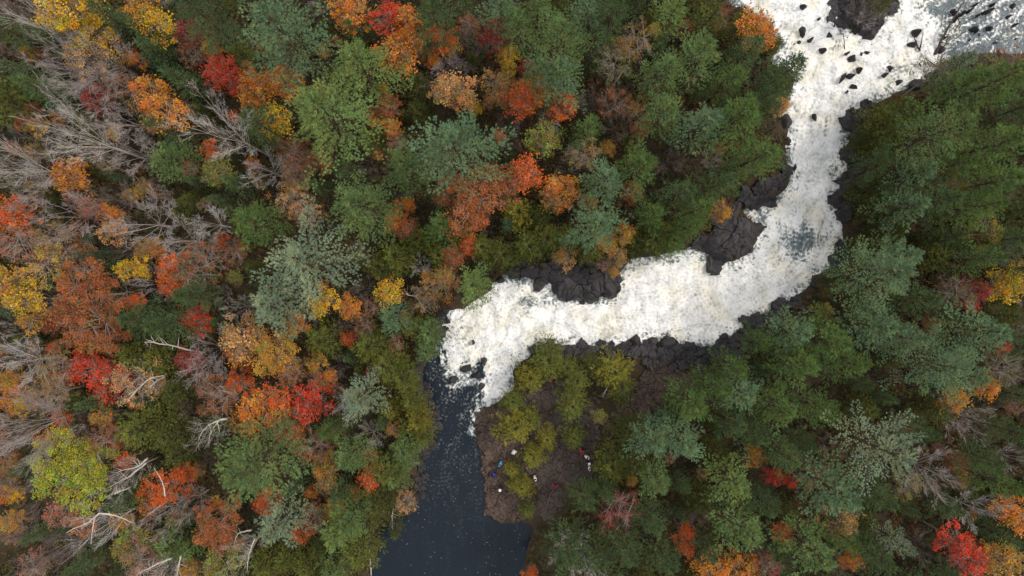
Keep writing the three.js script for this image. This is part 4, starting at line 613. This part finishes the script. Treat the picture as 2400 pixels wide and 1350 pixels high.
  parts.body = merge([surface(body, min, size, 64), surface(headF, [hd[0] - 0.17, hd[1] - 0.17, hd[2] - 0.17], 0.34, 44), ...[J.wL, J.wR].map((w, i) => surface(handF[i], [w[0] - 0.19, w[1] - 0.19, w[2] - 0.19], 0.38, 48))]);
  const upper = bones([...torso.slice(0, 4), ...arm('L'), ...arm('R')], 0.06), lower = bones([...leg('L'), ...leg('R'), [J.hip, J.hip.map((v, i) => lerp(v, J.waist[i], 0.4)), 0.14, 0.13]], 0.06), feet = bones([...foot('L'), ...foot('R')], 0.02);
  const wr = (x, y, z) => Math.min(Math.hypot(x - J.wL[0], y - J.wL[1], z - J.wL[2]), Math.hypot(x - J.wR[0], y - J.wR[1], z - J.wR[2]));
  parts.jacket = surface((x, y, z) => Math.max(upper(x, y, z) - 0.028, 0.05 - wr(x, y, z), cap(x, y, z, [hd[0], hd[1] + 0.02, hd[2]], [hd[0], hd[1] + 0.1, hd[2]], 0.17, 0.17) * -1), min, size, res);
  parts.trousers = surface((x, y, z) => Math.max(lower(x, y, z) - 0.022, 0.05 - Math.min(Math.hypot(x - J.aL[0], y - J.aL[1], z - J.aL[2]), Math.hypot(x - J.aR[0], y - J.aR[1], z - J.aR[2]))), min, size, res);
  parts.shoes = surface((x, y, z) => Math.max(feet(x, y, z) - 0.014, -y - 0.055), min, size, res);
  parts.hair = surface((x, y, z) => { const X = x - hd[0], Y = y - hd[1], Z = z - hd[2]; return Math.max((Math.hypot(X / 0.092, (Y - 0.012) / 0.122, (Z + 0.008) / 0.11) - 1) * 0.09, (Z - 0.03) * 0.7 - Y * 0.9 + 0.0, -Y - 0.09); }, [hd[0] - 0.17, hd[1] - 0.17, hd[2] - 0.17], 0.34, 40);
  const hat = new THREE.LatheGeometry([[0.001, 0.14], [0.05, 0.138], [0.088, 0.115], [0.1, 0.06], [0.105, 0.048], [0.16, 0.03], [0.162, 0.024], [0.1, 0.04]].map(([a, b]) => new THREE.Vector2(a, b)), 28); hat.translate(hd[0], hd[1], hd[2] - 0.005); parts.hat = hat;
  return parts;
}
const POSES = {
  stand: figure({ hip: [0, 0.94, 0], waist: [0, 1.1, 0], chest: [0, 1.3, 0.01], neck: [0, 1.47, 0], head: [0, 1.63, 0.03], sL: [0.17, 1.41, 0], sR: [-0.17, 1.41, 0], eL: [0.24, 1.13, -0.03], eR: [-0.24, 1.13, -0.02], wL: [0.24, 0.9, 0.1], wR: [-0.23, 0.9, 0.08], hL: [0.09, 0.9, 0], hR: [-0.09, 0.9, 0], kL: [0.11, 0.5, 0.03], kR: [-0.11, 0.5, 0.0], aL: [0.12, 0.06, 0.0], aR: [-0.12, 0.06, -0.06], tL: [0.14, 0.02, 0.17], tR: [-0.14, 0.02, 0.11] }),
  sit: figure({ hip: [0, 0.15, 0], waist: [0, 0.31, -0.02], chest: [0, 0.52, 0.02], neck: [0, 0.69, 0.05], head: [0, 0.84, 0.1], sL: [0.17, 0.63, 0.04], sR: [-0.17, 0.63, 0.04], eL: [0.26, 0.42, 0.16], eR: [-0.26, 0.42, 0.16], wL: [0.16, 0.42, 0.36], wR: [-0.16, 0.42, 0.36], hL: [0.09, 0.13, 0.04], hR: [-0.09, 0.13, 0.04], kL: [0.15, 0.46, 0.36], kR: [-0.15, 0.46, 0.36], aL: [0.13, 0.06, 0.52], aR: [-0.13, 0.06, 0.52], tL: [0.14, 0.02, 0.68], tR: [-0.14, 0.02, 0.68] }),
};
const clothMats = {}, cloth = (h) => clothMats[h] ??= new THREE.MeshStandardMaterial({ color: lin(h), roughness: 0.9 });
const PEOPLE = [
  [1172, 1088, 'stand', 1.2, '#3aa0d8', '#1c2f6e', null, '#2a2018', 'person in a light blue jacket standing on the brown rock shelf'],
  [1158, 1112, 'sit', -1.2, '#2a2a8c', '#2c2c34', null, '#1c1612', 'person in a navy jacket sitting on the shelf near the pool'],
  [1172, 1147, 'stand', -0.8, '#3c3a40', '#2a2a30', '#e8e4dc', '#2a2018', 'person in dark clothes and a white hat on the brown shelf'],
  [1204, 1058, 'sit', 0.4, '#eeeae2', '#30343c', '#f0ece4', '#3a2a1c', 'person in a white top sitting below the largest round cedar'],
  [1363, 1059, 'stand', 2.2, '#b8283c', '#23232b', null, '#1c1612', 'person in a red jacket standing behind the group by the pines'],
  [1376, 1072, 'stand', 2.6, '#e8e6e4', '#24263a', null, '#2c2018', 'person in a white jacket standing next to the red jacket'],
  [1381, 1086, 'stand', -2.2, '#23283c', '#202028', '#eceae4', '#2c2018', 'person in a dark jacket and white hat amid the group'],
  [1382, 1098, 'stand', -1.4, '#d8d6d2', '#1c1c20', null, '#15110e', 'person with dark hair and pale grey jacket at the group end'],
  [1296, 885, 'stand', 0.8, '#b82e38', '#2a2a30', null, '#1c1612', 'person in a red top standing among the olive cedars'],
  [1254, 1122, 'stand', 1.9, '#d6d2cc', '#2f3440', null, '#2c2018', 'person in a light top standing on the flat rock floor'],
  [1300, 1140, 'sit', 2.9, '#98283a', '#2c2a36', null, '#1c1612', 'person in a dark red jacket sitting by the thin brown log'],
];
for (const [u, v, pose, turn, jacket, trousers, hat, hair, label] of PEOPLE) {
  let y = 1, p; for (let i = 0; i < 5; i++) { p = plan(u, v, y + (pose === 'stand' ? 1.3 : 0.5)); y = standOn(p[0], p[1]); }
  const o = new THREE.Group(), P = POSES[pose]; o.name = numbered('person'); scene.add(o);
  mesh('body', P.body, cloth('#c99b80'), o); mesh('jacket', P.jacket, cloth(jacket), o); mesh('trousers', P.trousers, cloth(trousers), o); mesh('shoes', P.shoes, cloth('#2b2724'), o);
  if (hat) mesh('hat', P.hat, cloth(hat), o); mesh('hair', P.hair, cloth(hair), o);
  o.position.set(p[0], y + 0.03, p[1]); o.rotation.y = turn; shade(tag(o, label, 'person', 'people resting on the rocky point'));
}
console.log('trees', trees.length, 'slabs', slabs.length);
renderer.render(scene, camera);
